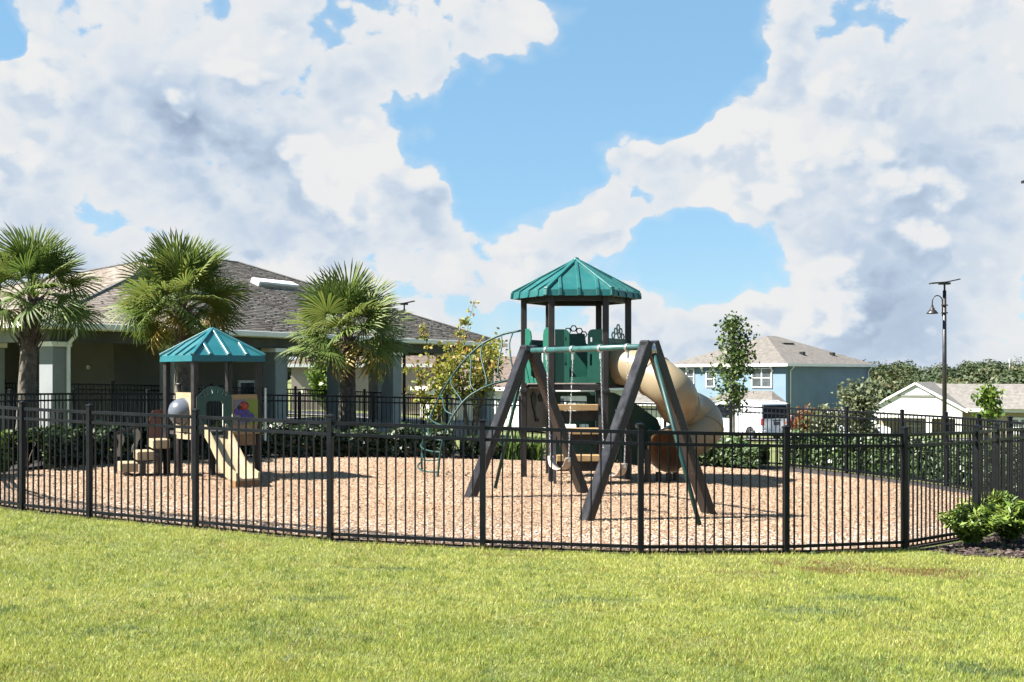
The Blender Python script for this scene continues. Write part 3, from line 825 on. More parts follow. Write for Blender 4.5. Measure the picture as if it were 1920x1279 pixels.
def pavilion():
    EZ = 3.30
    root = empty('pavilion', pv(10.9, 5.5, 0.15), 0, 'open grey pavilion with hipped shingle roof and square columns behind the palms', 'pavilion')
    O = root.location
    def L(t, k, z): return pv(t, k, z) - O
    def block(name, t0, t1, k0, k1, z0, z1, m, parent=root, bevel=0.0):
        mb = MB()
        vs = [L(t, k, z) for z in (z0, z1) for k in (k0, k1) for t in (t0, t1)]
        mb.add(vs, [(0, 1, 3, 2), (4, 6, 7, 5), (0, 4, 5, 1), (2, 3, 7, 6), (0, 2, 6, 4), (1, 5, 7, 3)])
        o = mb.build(name, m, parent, None, bevel)
        bm = bmesh.new(); bm.from_mesh(o.data); bmesh.ops.recalc_face_normals(bm, faces=bm.faces[:]); bm.to_mesh(o.data); bm.free()
        return o
    LEN, DEP = 21.8, 11.6
    block('floor', 0.2, LEN - 0.2, 0.2, DEP - 0.2, -0.3, 0.2, M['concrete'])
    # room inside
    block('room_wall', 4.43, 11.3, 2.6, 9.0, 0.2, 3.0, M['pav_wall'])
    block('room_wall', 0.9, 4.43, 6.2, 6.4, 0.2, 3.0, M['pav_wall'])
    block('ceiling', 0.5, LEN - 0.5, 0.5, DEP - 0.5, 3.02, 3.08, M['pav_trim'])
    # beams
    block('beam', 0.45, LEN - 0.45, 0.30, 0.66, 2.84, 3.14, M['pav_beam'])
    block('beam', 0.45, LEN - 0.45, DEP - 0.66, DEP - 0.30, 2.84, 3.14, M['pav_beam'])
    block('beam', 0.40, 0.76, 0.664, DEP - 0.664, 2.842, 3.138, M['pav_col'])
    block('beam', LEN - 0.76, LEN - 0.40, 0.664, DEP - 0.664, 2.842, 3.138, M['pav_beam'])
    cols = [(0.72, 0.48), (4.6, 0.48), (8.75, 0.48), (11.8, 0.48), (14.8, 0.48), (18.2, 0.48), (21.1, 0.48), (0.58, 2.75), (21.1, 5.8), (21.1, 11.1), (0.58, 7.0), (14.8, 11.1), (11.8, 11.1)]
    for t, k in cols:
        c = block('column', t - 0.25, t + 0.25, k - 0.25, k + 0.25, 0.2, 2.72, M['pav_col'], bevel=0.01)
        block('capital', t - 0.29, t + 0.29, k - 0.29, k + 0.29, 2.72, 2.838, M['pav_trim'], c)
    # roof
    E1, E2 = (11.1, 7.1), (14.2, 7.1); RZ = 6.22
    A, B, C, D = (0, 0), (LEN, 0), (0, DEP), (LEN, DEP)
    def plane(name, pts):
        mb = MB(); mb.add([L(t, k, z) for t, k, z in pts], [list(range(len(pts)))])
        return mb.build(name, M['roof_far'], root)
    e = EZ
    planes = []
    for nm, pts in (('front', [(*A, e), (*B, e), (*E2, RZ), (*E1, RZ)]), ('left', [(*C, e), (*A, e), (*E1, RZ)]), ('right', [(*B, e), (*D, e), (*E2, RZ)]), ('back', [(*D, e), (*C, e), (*E1, RZ), (*E2, RZ)])):
        planes.append((nm, plane('roof', pts), [L(*p) for p in pts]))
    block('soffit', 0.02, LEN - 0.02, 0.02, DEP - 0.02, 3.142, 3.17, M['pav_trim'])
    # gutters
    for t0, t1, k0, k1 in ((-0.10, LEN + 0.10, -0.10, 0.0), (-0.10, 0.0, 0.002, DEP), (LEN, LEN + 0.10, 0.002, DEP)):
        block('gutter', t0, t1, k0, k1, 3.155, 3.315, M['pav_trim'], bevel=0.015)
    # hip caps
    for a, b in (((*A, e), (*E1, RZ)), ((*B, e), (*E2, RZ)), ((*E1, RZ), (*E2, RZ)), ((*C, e), (*E1, RZ))):
        mb = MB(); mb.tube([L(*a) + Vector((0, 0, .02)), L(*b) + Vector((0, 0, .02))], 0.05, 6, smooth=False); mb.build('hip_cap', M['roof_grey'], root)
    # shingles: courses of single tabs
    cand = []
    cw, ch = 0.34, 0.155
    for nm, o, pts in planes[:3]:
        p0, p1 = pts[0], pts[1]
        ax = (p1 - p0).normalized()
        apex = pts[2]
        rel = apex - p0
        up = (rel - ax * rel.dot(ax)); H = up.length; up.normalize()
        nrm = ax.cross(up).normalized()
        if nrm.z < 0: nrm = -nrm
        W0 = (p1 - p0).length
        tl = (pts[3] - p0).dot(ax) if len(pts) == 4 else rel.dot(ax)
        tr = rel.dot(ax)
        nrow = int(H / ch)
        for r in range(nrow):
            s_ = (r + 0.5) * ch / H
            x0, x1 = tl * s_, W0 + (tr - W0) * s_
            off = (r % 2) * cw * 0.5 + random.uniform(-.05, .05)
            x = x0 + 0.02 - (off if off > 0 else 0)
            while x < x1 - 0.05:
                a, b = max(x, x0), min(x + cw, x1)
                if b - a > 0.08:
                    c = p0 + ax * ((a + b) / 2) + up * (s_ * H) + nrm * 0.012
                    cand.append((c, ax, up, nrm, (b - a) - 0.014))
                x += cw * random.choice((0.75, 1.0, 1.0, 1.25))
    # those nearest the camera (and in view) are single pieces, the rest one mass
    def key(cc):
        w = cc[0] + O
        px = 960 + w.x / w.y * FPX
        return w.y + (0 if 90 < px < 900 else 1000)
    cand.sort(key=key)
    mb = MB(); mb.add([(-.5, -.09, .010), (.5, -.09, .010), (.5, .09, .002), (-.5, .09, .002), (-.5, -.09, -.006), (.5, -.09, -.006)], [(0, 1, 2, 3), (4, 5, 1, 0), (0, 3, 4), (1, 5, 2)])
    SH = mb.mesh('shingle', M['shingle'])
    roofs = {0: planes[0][1]}
    for c, ax, up, nrm, w in cand[:300]:
        m4 = Matrix((ax * w, up, nrm)).transposed().to_4x4(); m4.translation = c
        o = link('shingle', SH, planes[0][1]); o.matrix_local = m4
    vs, fs, tn = [], [], []
    for c, ax, up, nrm, w in cand[300:]:
        k = len(vs); j = random.uniform(0.007, 0.015); t = random.random()
        for sx, sy, sz in ((-.5, -.09, j), (.5, -.09, j), (.5, .09, .002), (-.5, .09, .002), (-.5, -.09, -.006), (.5, -.09, -.006)):
            q = c + ax * (w * sx) + up * sy + nrm * sz
            vs.append(tuple(q)); tn.append(t)
        fs += [(k, k + 1, k + 2, k + 3), (k + 4, k + 5, k + 1, k)]
    o = link('shingle_courses', np_mesh('shingle_courses', np.array(vs), np.array(fs), M['shingle_stuff'], tn), planes[0][1])
    tag(o, kind='stuff')
    # roof vent: white box
    f = planes[0][2]; axv = (f[1] - f[0]).normalized(); upv = (f[3] - f[0]); upv = (upv - axv * upv.dot(axv)).normalized(); nv = axv.cross(upv).normalized()
    m4 = Matrix((axv, upv, nv)).transposed().to_4x4()
    m4.translation = pv(13.4, 4.6, EZ + 4.6 * (RZ - EZ) / 7.1) - O + nv * 0.09
    mb = MB(); mb.box((0, 0, 0), (2.1, 0.42, 0.22)); v = mb.build('roof_vent', M['white'], root, m4, 0.02)
    mb = MB(); mb.box((0, -0.22, -0.02), (1.95, 0.03, 0.13)); mb.build('vent_louvre', M['steel'], v)
    # downspouts
    def spout(t, k0):
        pts = [L(t, -0.05, 3.16), L(t, -0.05, 3.02), L(t - .05, 0.17, 2.80), L(t - .05, 0.19, 2.6), L(t - .05, 0.19, 0.25)]
        mb = MB(); mb.tube(pts, 0.05, 8, smooth=False); mb.build('downspout', M['white'], root)
    spout(0.95, 0); spout(12.25, 0)
    # small white framed window on the dark wall
    wdw = block('window', 9.35, 10.1, 2.50, 2.59, 1.32, 1.86, M['white'], bevel=0.01)
    block('pane', 9.43, 10.02, 2.47, 2.495, 1.40, 1.78, M['glass'], wdw)
    mb = MB(); mb.lathe([(0.0, 0), (0.07, 0), (0.07, 0.06), (0.0, 0.09)], 10, M4=face_matrix(L(4.42, 3.6, 2.25), PU.to_3d() * 0 + PV.to_3d(), -PU.to_3d()))
    mb.build('wall_lamp', M['white'], root)
    # bins and benches inside are lost in the shade
    return root


pavilion()
def zc(x, y): return Z(x, y) + 0.12
fence('metal_fence', [tuple((PA + PU * t + PV * 0.9)[:2]) for t in (1.05, 2.9, 4.7, 6.5, 8.4, 10.2, 12.0, 13.8, 15.6, 17.4, 19.2, 21.0)], 'black picket fence running between the pavilion\'s front columns', zf=zc, spacing=0.12)
fence('metal_fence', [tuple((PA + PU * 0.95 + PV * k)[:2]) for k in (4.2, 2.7, 1.15)], 'short black picket fence on the sunny left end of the pavilion', zf=zc, last=False)


# ================================================================== FAR HOUSES
def window(parent, m4, w, h, frame=M['white'], cols=1, rows=2, name='window'):
    mb = MB(); t = 0.09
    for x0, x1, y0, y1 in ((-w / 2 - t, w / 2 + t, h / 2, h / 2 + t), (-w / 2 - t, w / 2 + t, -h / 2 - t, -h / 2), (-w / 2 - t, -w / 2, -h / 2, h / 2), (w / 2, w / 2 + t, -h / 2, h / 2)):
        mb.box(((x0 + x1) / 2, (y0 + y1) / 2, 0.04), (x1 - x0, y1 - y0, 0.10))
    for i in range(1, cols):
        mb.box((-w / 2 + w * i / cols, 0, 0.04), (0.10, h, 0.08))
    for j in range(1, rows):
        mb.box((0, -h / 2 + h * j / rows, 0.043), (w, 0.06, 0.07))
    wn = mb.build(name, frame, parent, m4)
    for i in range(cols):
        for j in range(rows):
            mb = MB(); mb.box((-w / 2 + w * (i + .5) / cols, -h / 2 + h * (j + .5) / rows, 0.012), (w / cols - 0.04, h / rows - 0.03, 0.02))
            mb.build('pane', M['glass'], wn)
    return wn


def house_shell(root, w, d, zb, h, rise, ov, wallm, roofm, ridge=None, gable=False, name_roof='roof'):
    """local frame: x along the front, y to the back; front wall at y = -d/2"""
    mb = MB(); mb.box((0, 0, zb + h / 2), (w, d, h)); wall = mb.build('wall', wallm, root)
    W2, D2 = w / 2 + ov, d / 2 + ov; e = zb + h
    r = (w - d) / 2 if ridge is None else ridge
    mb = MB()
    c = [Vector((-W2, -D2, e)), Vector((W2, -D2, e)), Vector((W2, D2, e)), Vector((-W2, D2, e))]
    if gable:
        r1, r2 = Vector((-W2, 0, e + rise)), Vector((W2, 0, e + rise))
    elif w >= d:
        r1, r2 = Vector((-max(r, .01), 0, e + rise)), Vector((max(r, .01), 0, e + rise))
    else:
        r1, r2 = Vector((0, -max(-r, .01), e + rise)), Vector((0, max(-r, .01), e + rise))
    if w >= d or gable:
        fs = [(0, 1, 5, 4), (2, 3, 4, 5), (1, 2, 5), (3, 0, 4), (3, 2, 1, 0)]
    else:
        fs = [(0, 1, 4), (2, 3, 5), (1, 2, 5, 4), (3, 0, 4, 5), (3, 2, 1, 0)]
    mb.add(c + [r1, r2], fs)
    roof = mb.build(name_roof, roofm, root)
    for a, b in ((0, 1), (1, 2), (2, 3), (3, 0)):
        mb = MB(); p, q = c[a], c[b]; dd = (q - p).normalized() * 0.06
        mb.bar(p - dd * (a % 2) - Vector((0, 0, .07)), q + dd * (a % 2) - Vector((0, 0, .07)), 0.12, 0.22)
        mb.build('fascia', M['white'], root)
    return wall, roof


def blue_house():
    cor = Vector((21.7, 93.0)); a = Vector((-.656, .755)); b = Vector((.755, .656))
    L1, L2 = 11.6, 12.0
    c = cor + a * (L1 / 2) + b * (L2 / 2)
    rz = math.atan2(-a.y, -a.x)              # local x runs along the sunny face towards the near corner
    root = empty('blue_house', (c.x, c.y, 0), rz, 'two-storey blue house with brown hipped roof behind the young tree', 'house')
    zb, h = -2.9, 5.85
    wall, roof = house_shell(root, L1, L2, zb, h, 2.5, 0.45, M['blue'], M['roof_far'], ridge=-0.7)
    F = lambda x, z: face_matrix((x, -L2 / 2 - 0.002, z), (1, 0, 0), (0, -1, 0))
    window(root, F(L1 / 2 - 2.3, 1.85), 1.85, 1.45, cols=2)
    window(root, F(L1 / 2 - 9.8, 1.95), 0.75, 1.2)
    window(root, F(L1 / 2 - 7.6, 1.75), 0.75, 1.2)
    for x in (-5.3, -4.2, -2.6, -1.3, 0.5, 2.0, 4.6):
        mb = MB(); mb.bar((x, -L2 / 2 - 0.05, 2.35), (x, -L2 / 2 - 0.42, 2.82), 0.09, 0.12); mb.build('eave_bracket', M['white'], root)
    for x, y in ((L1 / 2 + 0.08, -L2 / 2 + 0.5), (L1 / 2 + 0.08, L2 / 2 - 0.35)):
        mb = MB(); mb.tube([(x + .35, y, 2.75), (x, y, 2.4), (x, y, -2.8)], 0.055, 6); mb.build('downspout', M['white'], root)
    # corner boards, roof vents
    for x, y in ((L1 / 2 + 0.02, -1.5), (L1 / 2 + 0.02, 2.8)):
        z = 2.95 + 2.5 * 0.30
        mb = MB(); mb.box((L1 / 2 - 1.6, y, z + 0.15), (0.35, 0.35, 0.3)); mb.build('roof_vent', M['black'], root)
    mb = MB(); mb.box((L1 / 2 - 4.1, -0.2, 4.72), (0.5, 1.4, 0.2)); mb.build('ridge_vent', M['black'], root)
    # garage wing on the sunny side
    mb = MB(); mb.box((L1 / 2 - 3.3, -L2 / 2 - 0.9, zb + 1.35), (6.6, 1.8, 2.7)); g = mb.build('garage_wall', M['blue'], root)
    x0, x1, y0, y1, e = L1 / 2 - 7.0, L1 / 2 + 0.3, -L2 / 2 - 2.2, -L2 / 2 - 0.02, zb + 2.7
    mb = MB(); mb.add([(x0, y0, e), (x1, y0, e), (x1, y1, e), (x0, y1, e), (x0 + 1.6, y1, e + 1.0), (x1 - 1.6, y1, e + 1.0)], [(0, 1, 5, 4), (1, 2, 5), (3, 0, 4), (2, 3, 4, 5), (3, 2, 1, 0)])
    mb.build('garage_roof', M['roof_far'], root)
    mb = MB(); mb.bar((x0, y0 - .05, e - .08), (x1, y0 - .05, e - .08), 0.1, 0.2); mb.build('fascia', M['white'], root)
    for x in (x0 + .5, x0 + 2.6, x0 + 4.9, x1 - .6):
        mb = MB(); mb.bar((x, -L2 / 2 - 1.82, e - 0.65), (x, -L2 / 2 - 2.15, e - .15), 0.09, 0.1); mb.build('eave_bracket', M['white'], root)
    mb = MB(); mb.box((L1 / 2 - 3.3, -L2 / 2 - 1.82, zb + 1.1), (4.8, 0.05, 2.15)); gd = mb.build('garage_door', M['white'], root)
    for i in range(4):
        mb = MB(); mb.box((L1 / 2 - 3.3, -L2 / 2 - 1.85, zb + 0.3 + i * 0.53), (4.6, 0.03, 0.46)); mb.build('door_panel', M['white'], gd, None, 0.01)


blue_house()


def white_house():
    y0 = 92.0; cx = (1718 - 960) / FPX * y0
    zb = -3.35
    root = empty('white_house', (cx, y0, zb), R(-33), 'white single-storey house with front gable and grey roof at the right', 'house')
    w, ez, ap = 6.9, 2.85, 4.75
    # porch gable facing the camera: posts, header, gable wall
    mb = MB()
    mb.prism([(-w / 2, 2.05), (w / 2, 2.05), (w / 2, ez), (0, ap - .12), (-w / 2, ez)], 0.22, M4=face_matrix((0, 0, 0), (1, 0, 0), (0, -1, 0)))
    mb.build('gable_wall', M['offwhite'], root)
    mb = MB(); mb.prism([(-1.25, 3.88), (1.25, 3.88), (0, ap - .3)], 0.05, M4=face_matrix((0, -0.14, 0), (1, 0, 0), (0, -1, 0))); mb.build('gable_trim', M['white'], root)
    mb = MB(); mb.box((0, -0.15, 3.80), (2.8, 0.10, 0.10)); mb.build('gable_band', M['greyboard'], root)
    for x in (-w / 2 + .25, 0.95, w / 2 - .25):
        mb = MB(); mb.box((x, 0, 1.02), (0.46, 0.3, 2.05)); mb.build('porch_post', M['offwhite'], root)
    mb = MB(); mb.box((0, 2.0, 1.4), (w - .1, 0.2, 2.8)); mb.build('porch_wall', M['cream'], root)
    for x, ww in ((-0.6, 1.1), (1.75, .5)):
        window(root, face_matrix((x, 1.88, 1.35), (1, 0, 0), (0, -1, 0)), ww, 1.4, cols=2 if ww > 1 else 1)
    for s in (-1, 1):
        mb = MB(); mb.bar((s * (w / 2 + .45), -0.2, ez - .25), (0, -0.2, ap + .02), 0.16, 0.26, up=(0, -1, 0)); mb.build('barge_board', M['white'], root)
    mb = MB()
    mb.add([(-w / 2 - .4, -.3, ez - .15), (0, -.3, ap + .12), (w / 2 + .4, -.3, ez - .15), (-w / 2 - .4, 6, ez - .15), (0, 6, ap + .12), (w / 2 + .4, 6, ez - .15)], [(0, 1, 4, 3), (1, 2, 5, 4)])
    mb.build('roof', M['roof_grey'], root)
    # wing to the right and taller main roof
    mb = MB(); mb.box((8.6, 5.2, 1.38), (11.4, 8.0, 2.76)); mb.build('wall', M['cream'], root)
    mb = MB(); mb.add([(1.5, 0.6, 2.8), (16, 0.6, 2.8), (16, 5.0, 4.72), (0.2, 5.0, 4.72), (16, 9.6, 2.8), (0, 9.6, 2.8)], [(0, 1, 2, 3), (3, 2, 4, 5)]); mb.build('roof', M['roof_grey'], root)
    mb = MB(); mb.add([(4.9, 0.2, 2.86), (19, 0.2, 2.86), (19, 12.4, 2.86), (4.9, 12.4, 2.86), (11.2, 6.4, 6.4), (14, 6.4, 6.4)], [(0, 1, 5, 4), (1, 2, 5), (3, 0, 4), (2, 3, 4, 5)]); mb.build('main_roof', M['roof_grey'], root)
    mb = MB(); mb.box((10.4, 0.5, 2.72), (14.0, 0.14, 0.26)); mb.build('fascia', M['white'], root)
    mb = MB(); mb.box((9.0, 1.17, 1.1), (4.9, 0.06, 2.2)); g = mb.build('garage_door', M['white'], root)
    for i in range(6):
        mb = MB(); mb.box((6.95 + i * 0.8, 1.12, 1.86), (0.56, 0.05, 0.3)); mb.build('door_pane', M['glass'], g)


white_house()


def plain_house(px, y, w, d, h, rise, wallm, roofm, label, rz=0.0, gable_at=None, wins=()):
    x = (px - 960) / FPX * y; z = Z(x, y) - 0.1
    root = empty('far_house', (x, y, z), rz, label, 'house')
    house_shell(root, w, d, 0, h, rise, 0.4, wallm, roofm)
    for wx in wins:
        window(root, face_matrix((wx, -d / 2 - .002, 1.5), (1, 0, 0), (0, -1, 0)), 1.1, 1.3)
    if gable_at is not None:
        gx, gw = gable_at
        mb = MB(); mb.prism([(-gw / 2, 0), (gw / 2, 0), (gw / 2, h - .2), (0, h + gw * .32), (-gw / 2, h - .2)], 1.2, M4=face_matrix((gx, -d / 2 - .62, 0), (1, 0, 0), (0, -1, 0))); gb = mb.build('porch_gable', M['white'], root)
        for s in (-1, 1):
            mb = MB(); mb.bar((gx + s * (gw / 2 + .15), -d / 2 - .7, h - .2), (gx, -d / 2 - .7, h + gw * .32 + .12), 1.4, 0.10, up=(0, 0, 1)); mb.build('porch_roof', roofm, root)
    return root


plain_house(985, 76, 11.0, 8.0, 2.75, 2.0, M['offwhite'], M['roof_brown'], 'cream house with brown roof and white porch gable seen past the play tower', R(-28), (-3.1, 1.7), (-0.6, 2.2, 4.2))
plain_house(1222, 90, 8.0, 8.0, 2.6, 1.7, M['offwhite'], M['roof_grey'], 'low cream house just visible between the tower and the tube slide', R(-20))
plain_house(715, 82, 11.5, 8.0, 3.3, 2.2, M['pinkwall'], M['roof_brown'], 'beige house seen through the pavilion columns', R(4), None, (4.0,))


# ================================================================== PLANTS
def ell_pts(n, c, r, shell=0.55):
    d = unit(rng.normal(size=(n, 3)))
    rad = (shell + (1 - shell) * rng.uniform(0, 1, (n, 1)) ** 0.6)
    return np.array(c) + d * rad * np.array(r), d


def hedge(path, w, h, n, label, m, leaf=0.07, name='hedge', bump=0.25, cat='hedge', tint_shift=0.0):
    """clipped row of shrubs along a path"""
    pts = [Vector(p) for p in path]
    seg = [(pts[i + 1] - pts[i]).length for i in range(len(pts) - 1)]
    tot = sum(seg); cum = np.concatenate([[0], np.cumsum(seg)])
    s_ = rng.uniform(0, tot, n)
    i = np.clip(np.searchsorted(cum, s_) - 1, 0, len(seg) - 1)
    a = np.array([tuple(p) for p in pts]); f = ((s_ - cum[i]) / np.array(seg)[i])[:, None]
    c = a[i] * (1 - f) + a[i + 1] * f
    dr = unit(a[i + 1] - a[i]); nr = np.stack([-dr[:, 1], dr[:, 0]], 1)
    lump = 0.75 + bump * np.sin(s_ * 2 * np.pi / 0.95) * 0.5 + bump * (vnoise(s_ * 1.7, s_ * 0 + 3.3, 4) - 0.3)
    ang = rng.uniform(0, np.pi, n); rad = rng.uniform(0.72, 1.03, n)
    ox = np.cos(ang) * rad; oz = np.abs(np.sin(ang)) ** 0.6 * rad
    side = rng.uniform(0, 1, n) < 0.55
    ox = np.where(side, np.sign(ox) * rng.uniform(.75, 1.02, n), ox); oz = np.where(side, rng.uniform(0.05, 0.95, n), oz)
    pos2 = c + nr * (ox * w / 2 * (0.8 + 0.3 * lump))[:, None]
    z0 = zg(pos2[:, 0], pos2[:, 1])
    pos = np.stack([pos2[:, 0], pos2[:, 1], z0 + 0.06 + oz * h * lump], 1)
    out = unit(np.stack([nr[:, 0] * ox, nr[:, 1] * ox, 0.8 * oz], 1))
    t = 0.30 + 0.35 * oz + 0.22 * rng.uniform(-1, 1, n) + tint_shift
    root = empty(name, (path[0][0], path[0][1], Z(*path[0])), 0, label, cat)
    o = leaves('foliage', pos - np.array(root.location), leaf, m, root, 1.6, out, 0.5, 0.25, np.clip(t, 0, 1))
    mb = MB()
    k = 0.0
    while k < tot:
        j = int(np.clip(np.searchsorted(cum, k) - 1, 0, len(seg) - 1))
        q = pts[j].lerp(pts[j + 1], (k - cum[j]) / seg[j])
        for _ in range(3):
            ax, ay = random.uniform(-.2, .2), random.uniform(-.2, .2)
            b = Vector((q.x, q.y, Z(q.x, q.y))) - root.location
            mb.tube([b + Vector((0, 0, -.02)), b + Vector((ax * .6, ay * .6, h * .35)), b + Vector((ax * 1.5, ay * 1.5, h * .62))], [.016, .011, .006], 5)
        k += 0.5
    tag(mb.build('stems', M['bark'], root), kind='stuff')
    return root


hedge([(-8.85, 21.4), (-8.7, 22.6), (-8.0, 23.9)], 0.9, 0.85, 6500, 'dark clipped hedge at the far left inside the fence', LEAF['hedge'])
hedge([(-7.75, 24.3), (-6.9, 25.2), (-5.6, 26.2), (-4.75, 26.8)], 0.9, 0.85, 8500, 'dark hedge behind the small playhouse', LEAF['hedge'])
hedge([(-4.6, 26.9), (-3.2, 27.4), (-1.4, 27.65)], 1.0, 0.78, 8500, 'dark hedge between the third palm and the arched climber', LEAF['hedge'])
hedge([(-1.2, 27.7), (-0.2, 27.75)], 0.9, 0.55, 2500, 'low dark shrub row left of the play tower', LEAF['hedge'])
hedge([(1.2, 27.6), (2.9, 27.4)], 0.8, 0.6, 4000, 'low green shrub row behind the tower steps', LEAF['hedge'])
hedge([(3.9, 27.1), (4.9, 26.85), (5.7, 26.5)], 1.0, 0.72, 6500, 'rounded green hedge right behind the tube slide', LEAF['hedge2'], tint_shift=0.1)
hedge([(6.6, 27.9), (7.6, 26.7), (8.35, 25.1), (9.0, 23.6), (9.25, 22.0), (9.3, 20.4)], 0.75, 0.98, 17000, 'tall leafy hedge outside the right rear fence', LEAF['hedge2'], 0.075, bump=0.12, tint_shift=0.12)
hedge([(-9.3, 19.2), (-9.0, 20.4)], 0.6, 0.9, 2600, 'bright green bush at the left edge by the fence', LEAF['shrub'])


def strap_plant(x, y, n, h, label, m=None, spread=0.55, wid=0.022):
    vs, fs, tn = [], [], []
    for i in range(n):
        az = random.uniform(0, 6.283); el = random.uniform(0.15, 1.0)
        hh = h * random.uniform(.6, 1.1); b = Vector((random.gauss(0, .08), random.gauss(0, .08), 0))
        d = Vector((math.cos(az), math.sin(az), 0)); sd = Vector((-d.y, d.x, 0)); t = random.random()
        k = len(vs)
        for j, (s, w) in enumerate(((0, .7), (.4, 1), (.75, .8), (1, .05))):
            p = b + d * (spread * el * s * hh * (0.6 + .8 * s)) + Vector((0, 0, hh * (s - el * .42 * s ** 2.4)))
            vs += [tuple(p - sd * wid * w), tuple(p + sd * wid * w)]; tn += [t, t]
        fs += [(k, k + 1, k + 3, k + 2), (k + 2, k + 3, k + 5, k + 4), (k + 4, k + 5, k + 7, k + 6)]
    o = link('strap_leaf_plant', np_mesh('strap_leaf_plant', np.array(vs), np.array(fs), m or LEAF['strap'], tn))
    o.location = (x, y, Z(x, y) + .01)
    return tag(o, label, 'plant', 'strap-leaved plants in the rear bed')


for i, (px, y, h, lb) in enumerate(((965, 27.3, .8, 'left'), (985, 27.6, .62, ''), (1008, 27.3, .75, ''), (950, 27.6, .55, ''), (1105, 27.5, .5, ''))):
    lab = ['bright strap-leaved plant just left of the tower\'s left post', 'small strap-leaved plant behind the tower\'s left post', 'bright strap-leaved plant between the tower\'s left posts', 'small strap-leaved plant at the end of the low dark shrubs',
           'strap-leaved plant seen behind the tower steps'][i]
    strap_plant((px - 960) / FPX * y, y, 60, h, lab)


def fern_bush(x, y, n, r, label):
    """bright spreading shrub: arching stems lined with leaflets"""
    root = empty('leafy_shrub', (x, y, Z(x, y) + .01), 0, label, 'shrub', 'leafy shrubs in the bark bed')
    mb = MB(); pts, outs, tn = [], [], []
    for i in range(n):
        az = random.uniform(0, 6.283); el = random.uniform(.25, 1.0); L = r * random.uniform(.6, .98)
        d = Vector((math.cos(az), math.sin(az), 0))
        pl = []
        for j in range(9):
            s = j / 8
            p = d * (L * el * s * .8) + Vector((0, 0, L * (1.12 * s - .50 * el * s * s) + .03))
            pl.append(p)
        mb.tube(pl[::2], [.006, .005, .004, .003, .002], 4)
        sd = Vector((-d.y, d.x, 0)); t = random.uniform(.25, .8)
        for j in range(2, 9):
            for s in (-1, 1):
                for q in (0.3, 0.75):
                    base = pl[j].lerp(pl[j - 1], q if j > 0 else 0)
                    pts.append(base + sd * s * (.045 + .02 * random.random()) + d * .02); outs.append((sd * s * .2 + Vector((0, 0, .9)) + d * .2)); tn.append(t + .3 * (j / 8 - .5))
    tag(mb.build('stems', M['bark'], root), kind='stuff')
    leaves('foliage', np.array([tuple(p) for p in pts]), 0.034, LEAF['shrub'], root, 3.8, unit(np.array([tuple(o) for o in outs])), .5, .1, np.array(tn) + .12)
    return root


fern_bush(5.62, 14.35, 120, 0.54, 'bright green spreading shrub nearest the curved fence corner')
fern_bush(6.25, 14.75, 105, 0.57, 'bright green shrub second from the curved fence corner')
fern_bush(6.95, 15.2, 100, 0.57, 'bright green shrub against the right edge of the picture')
fern_bush(6.55, 15.9, 60, 0.6, 'green shrub standing behind the other bed shrubs')


# ---------------------------------------------------------------- palms
def frond_mesh(name, m, droop, nl, L, lp, seed):
    r = random.Random(seed)
    vs, fs, tn = [], [], []
    def strip2(pts, ws, t, sd):
        k = len(vs)
        for p, w, s in zip(pts, ws, sd):
            vs.extend([tuple(p - s * w), tuple(p + Vector((0, 0, w * .5))), tuple(p + s * w)]); tn.extend([t, min(1, t + .08), t])
        for i in range(len(pts) - 1):
            a = k + i * 3
            fs.append((a, a + 1, a + 4, a + 3)); fs.append((a + 1, a + 2, a + 5, a + 4))
    # petiole
    pet = [Vector((lp * s, 0, .10 * lp * math.sin(s * 2.2))) for s in (0, .35, .7, 1.0)]
    strip2(pet, [.022, .016, .013, .010], .55, [Vector((0, 1, 0))] * 4)
    h = pet[-1]
    base_t = r.uniform(.3, .6)
    for i in range(nl):
        q = (i + .5) / nl * 2 - 1
        th = q * 2.15 + r.uniform(-.02, .02)
        Ln = L * (1 - .32 * abs(q) ** 1.6) * r.uniform(.9, 1.08)
        d = Vector((math.cos(th), math.sin(th), 0)); sd = Vector((-d.y, d.x, 0))
        dth = 2.15 / nl
        dr = droop * r.uniform(.7, 1.4)
        side = r.uniform(-.12, .12)
        pts, ws = [], []
        for s in (0.02, .3, .55, .8, 1.0):
            rr = Ln * s
            z = .12 * s * L * (1 - abs(q)) - .30 * L * s * s * .6 - dr * L * max(0, s - .35) ** 2 * 1.5 + .10 * abs(q) * s * L
            shrink = 1 - .25 * dr * max(0, s - .5)
            pts.append(h + d * rr * shrink + sd * side * s * s * L * .5 + Vector((-.18 * L * s * s * dr, 0, z)))
            ws.append({.02: .004, .3: rr * math.tan(dth) * .98, .55: .30 * L * math.tan(dth) * .95, .8: .018, 1.0: .002}[s])
        strip2(pts, ws, min(1, max(0, base_t + r.gauss(0, .14))), [sd] * 5)
    return np_mesh(name, np.array(vs), np.array(fs), m, tn)


FR = [frond_mesh('frond', LEAF['palm'], d, 30, 0.80, 0.80, i) for i, d in enumerate((.02, .06, .12, .2, .34))]
FO = [frond_mesh('frond', LEAF['palm_old'], d, 24, 0.62, 0.66, 20 + i) for i, d in enumerate((.5, .9))]


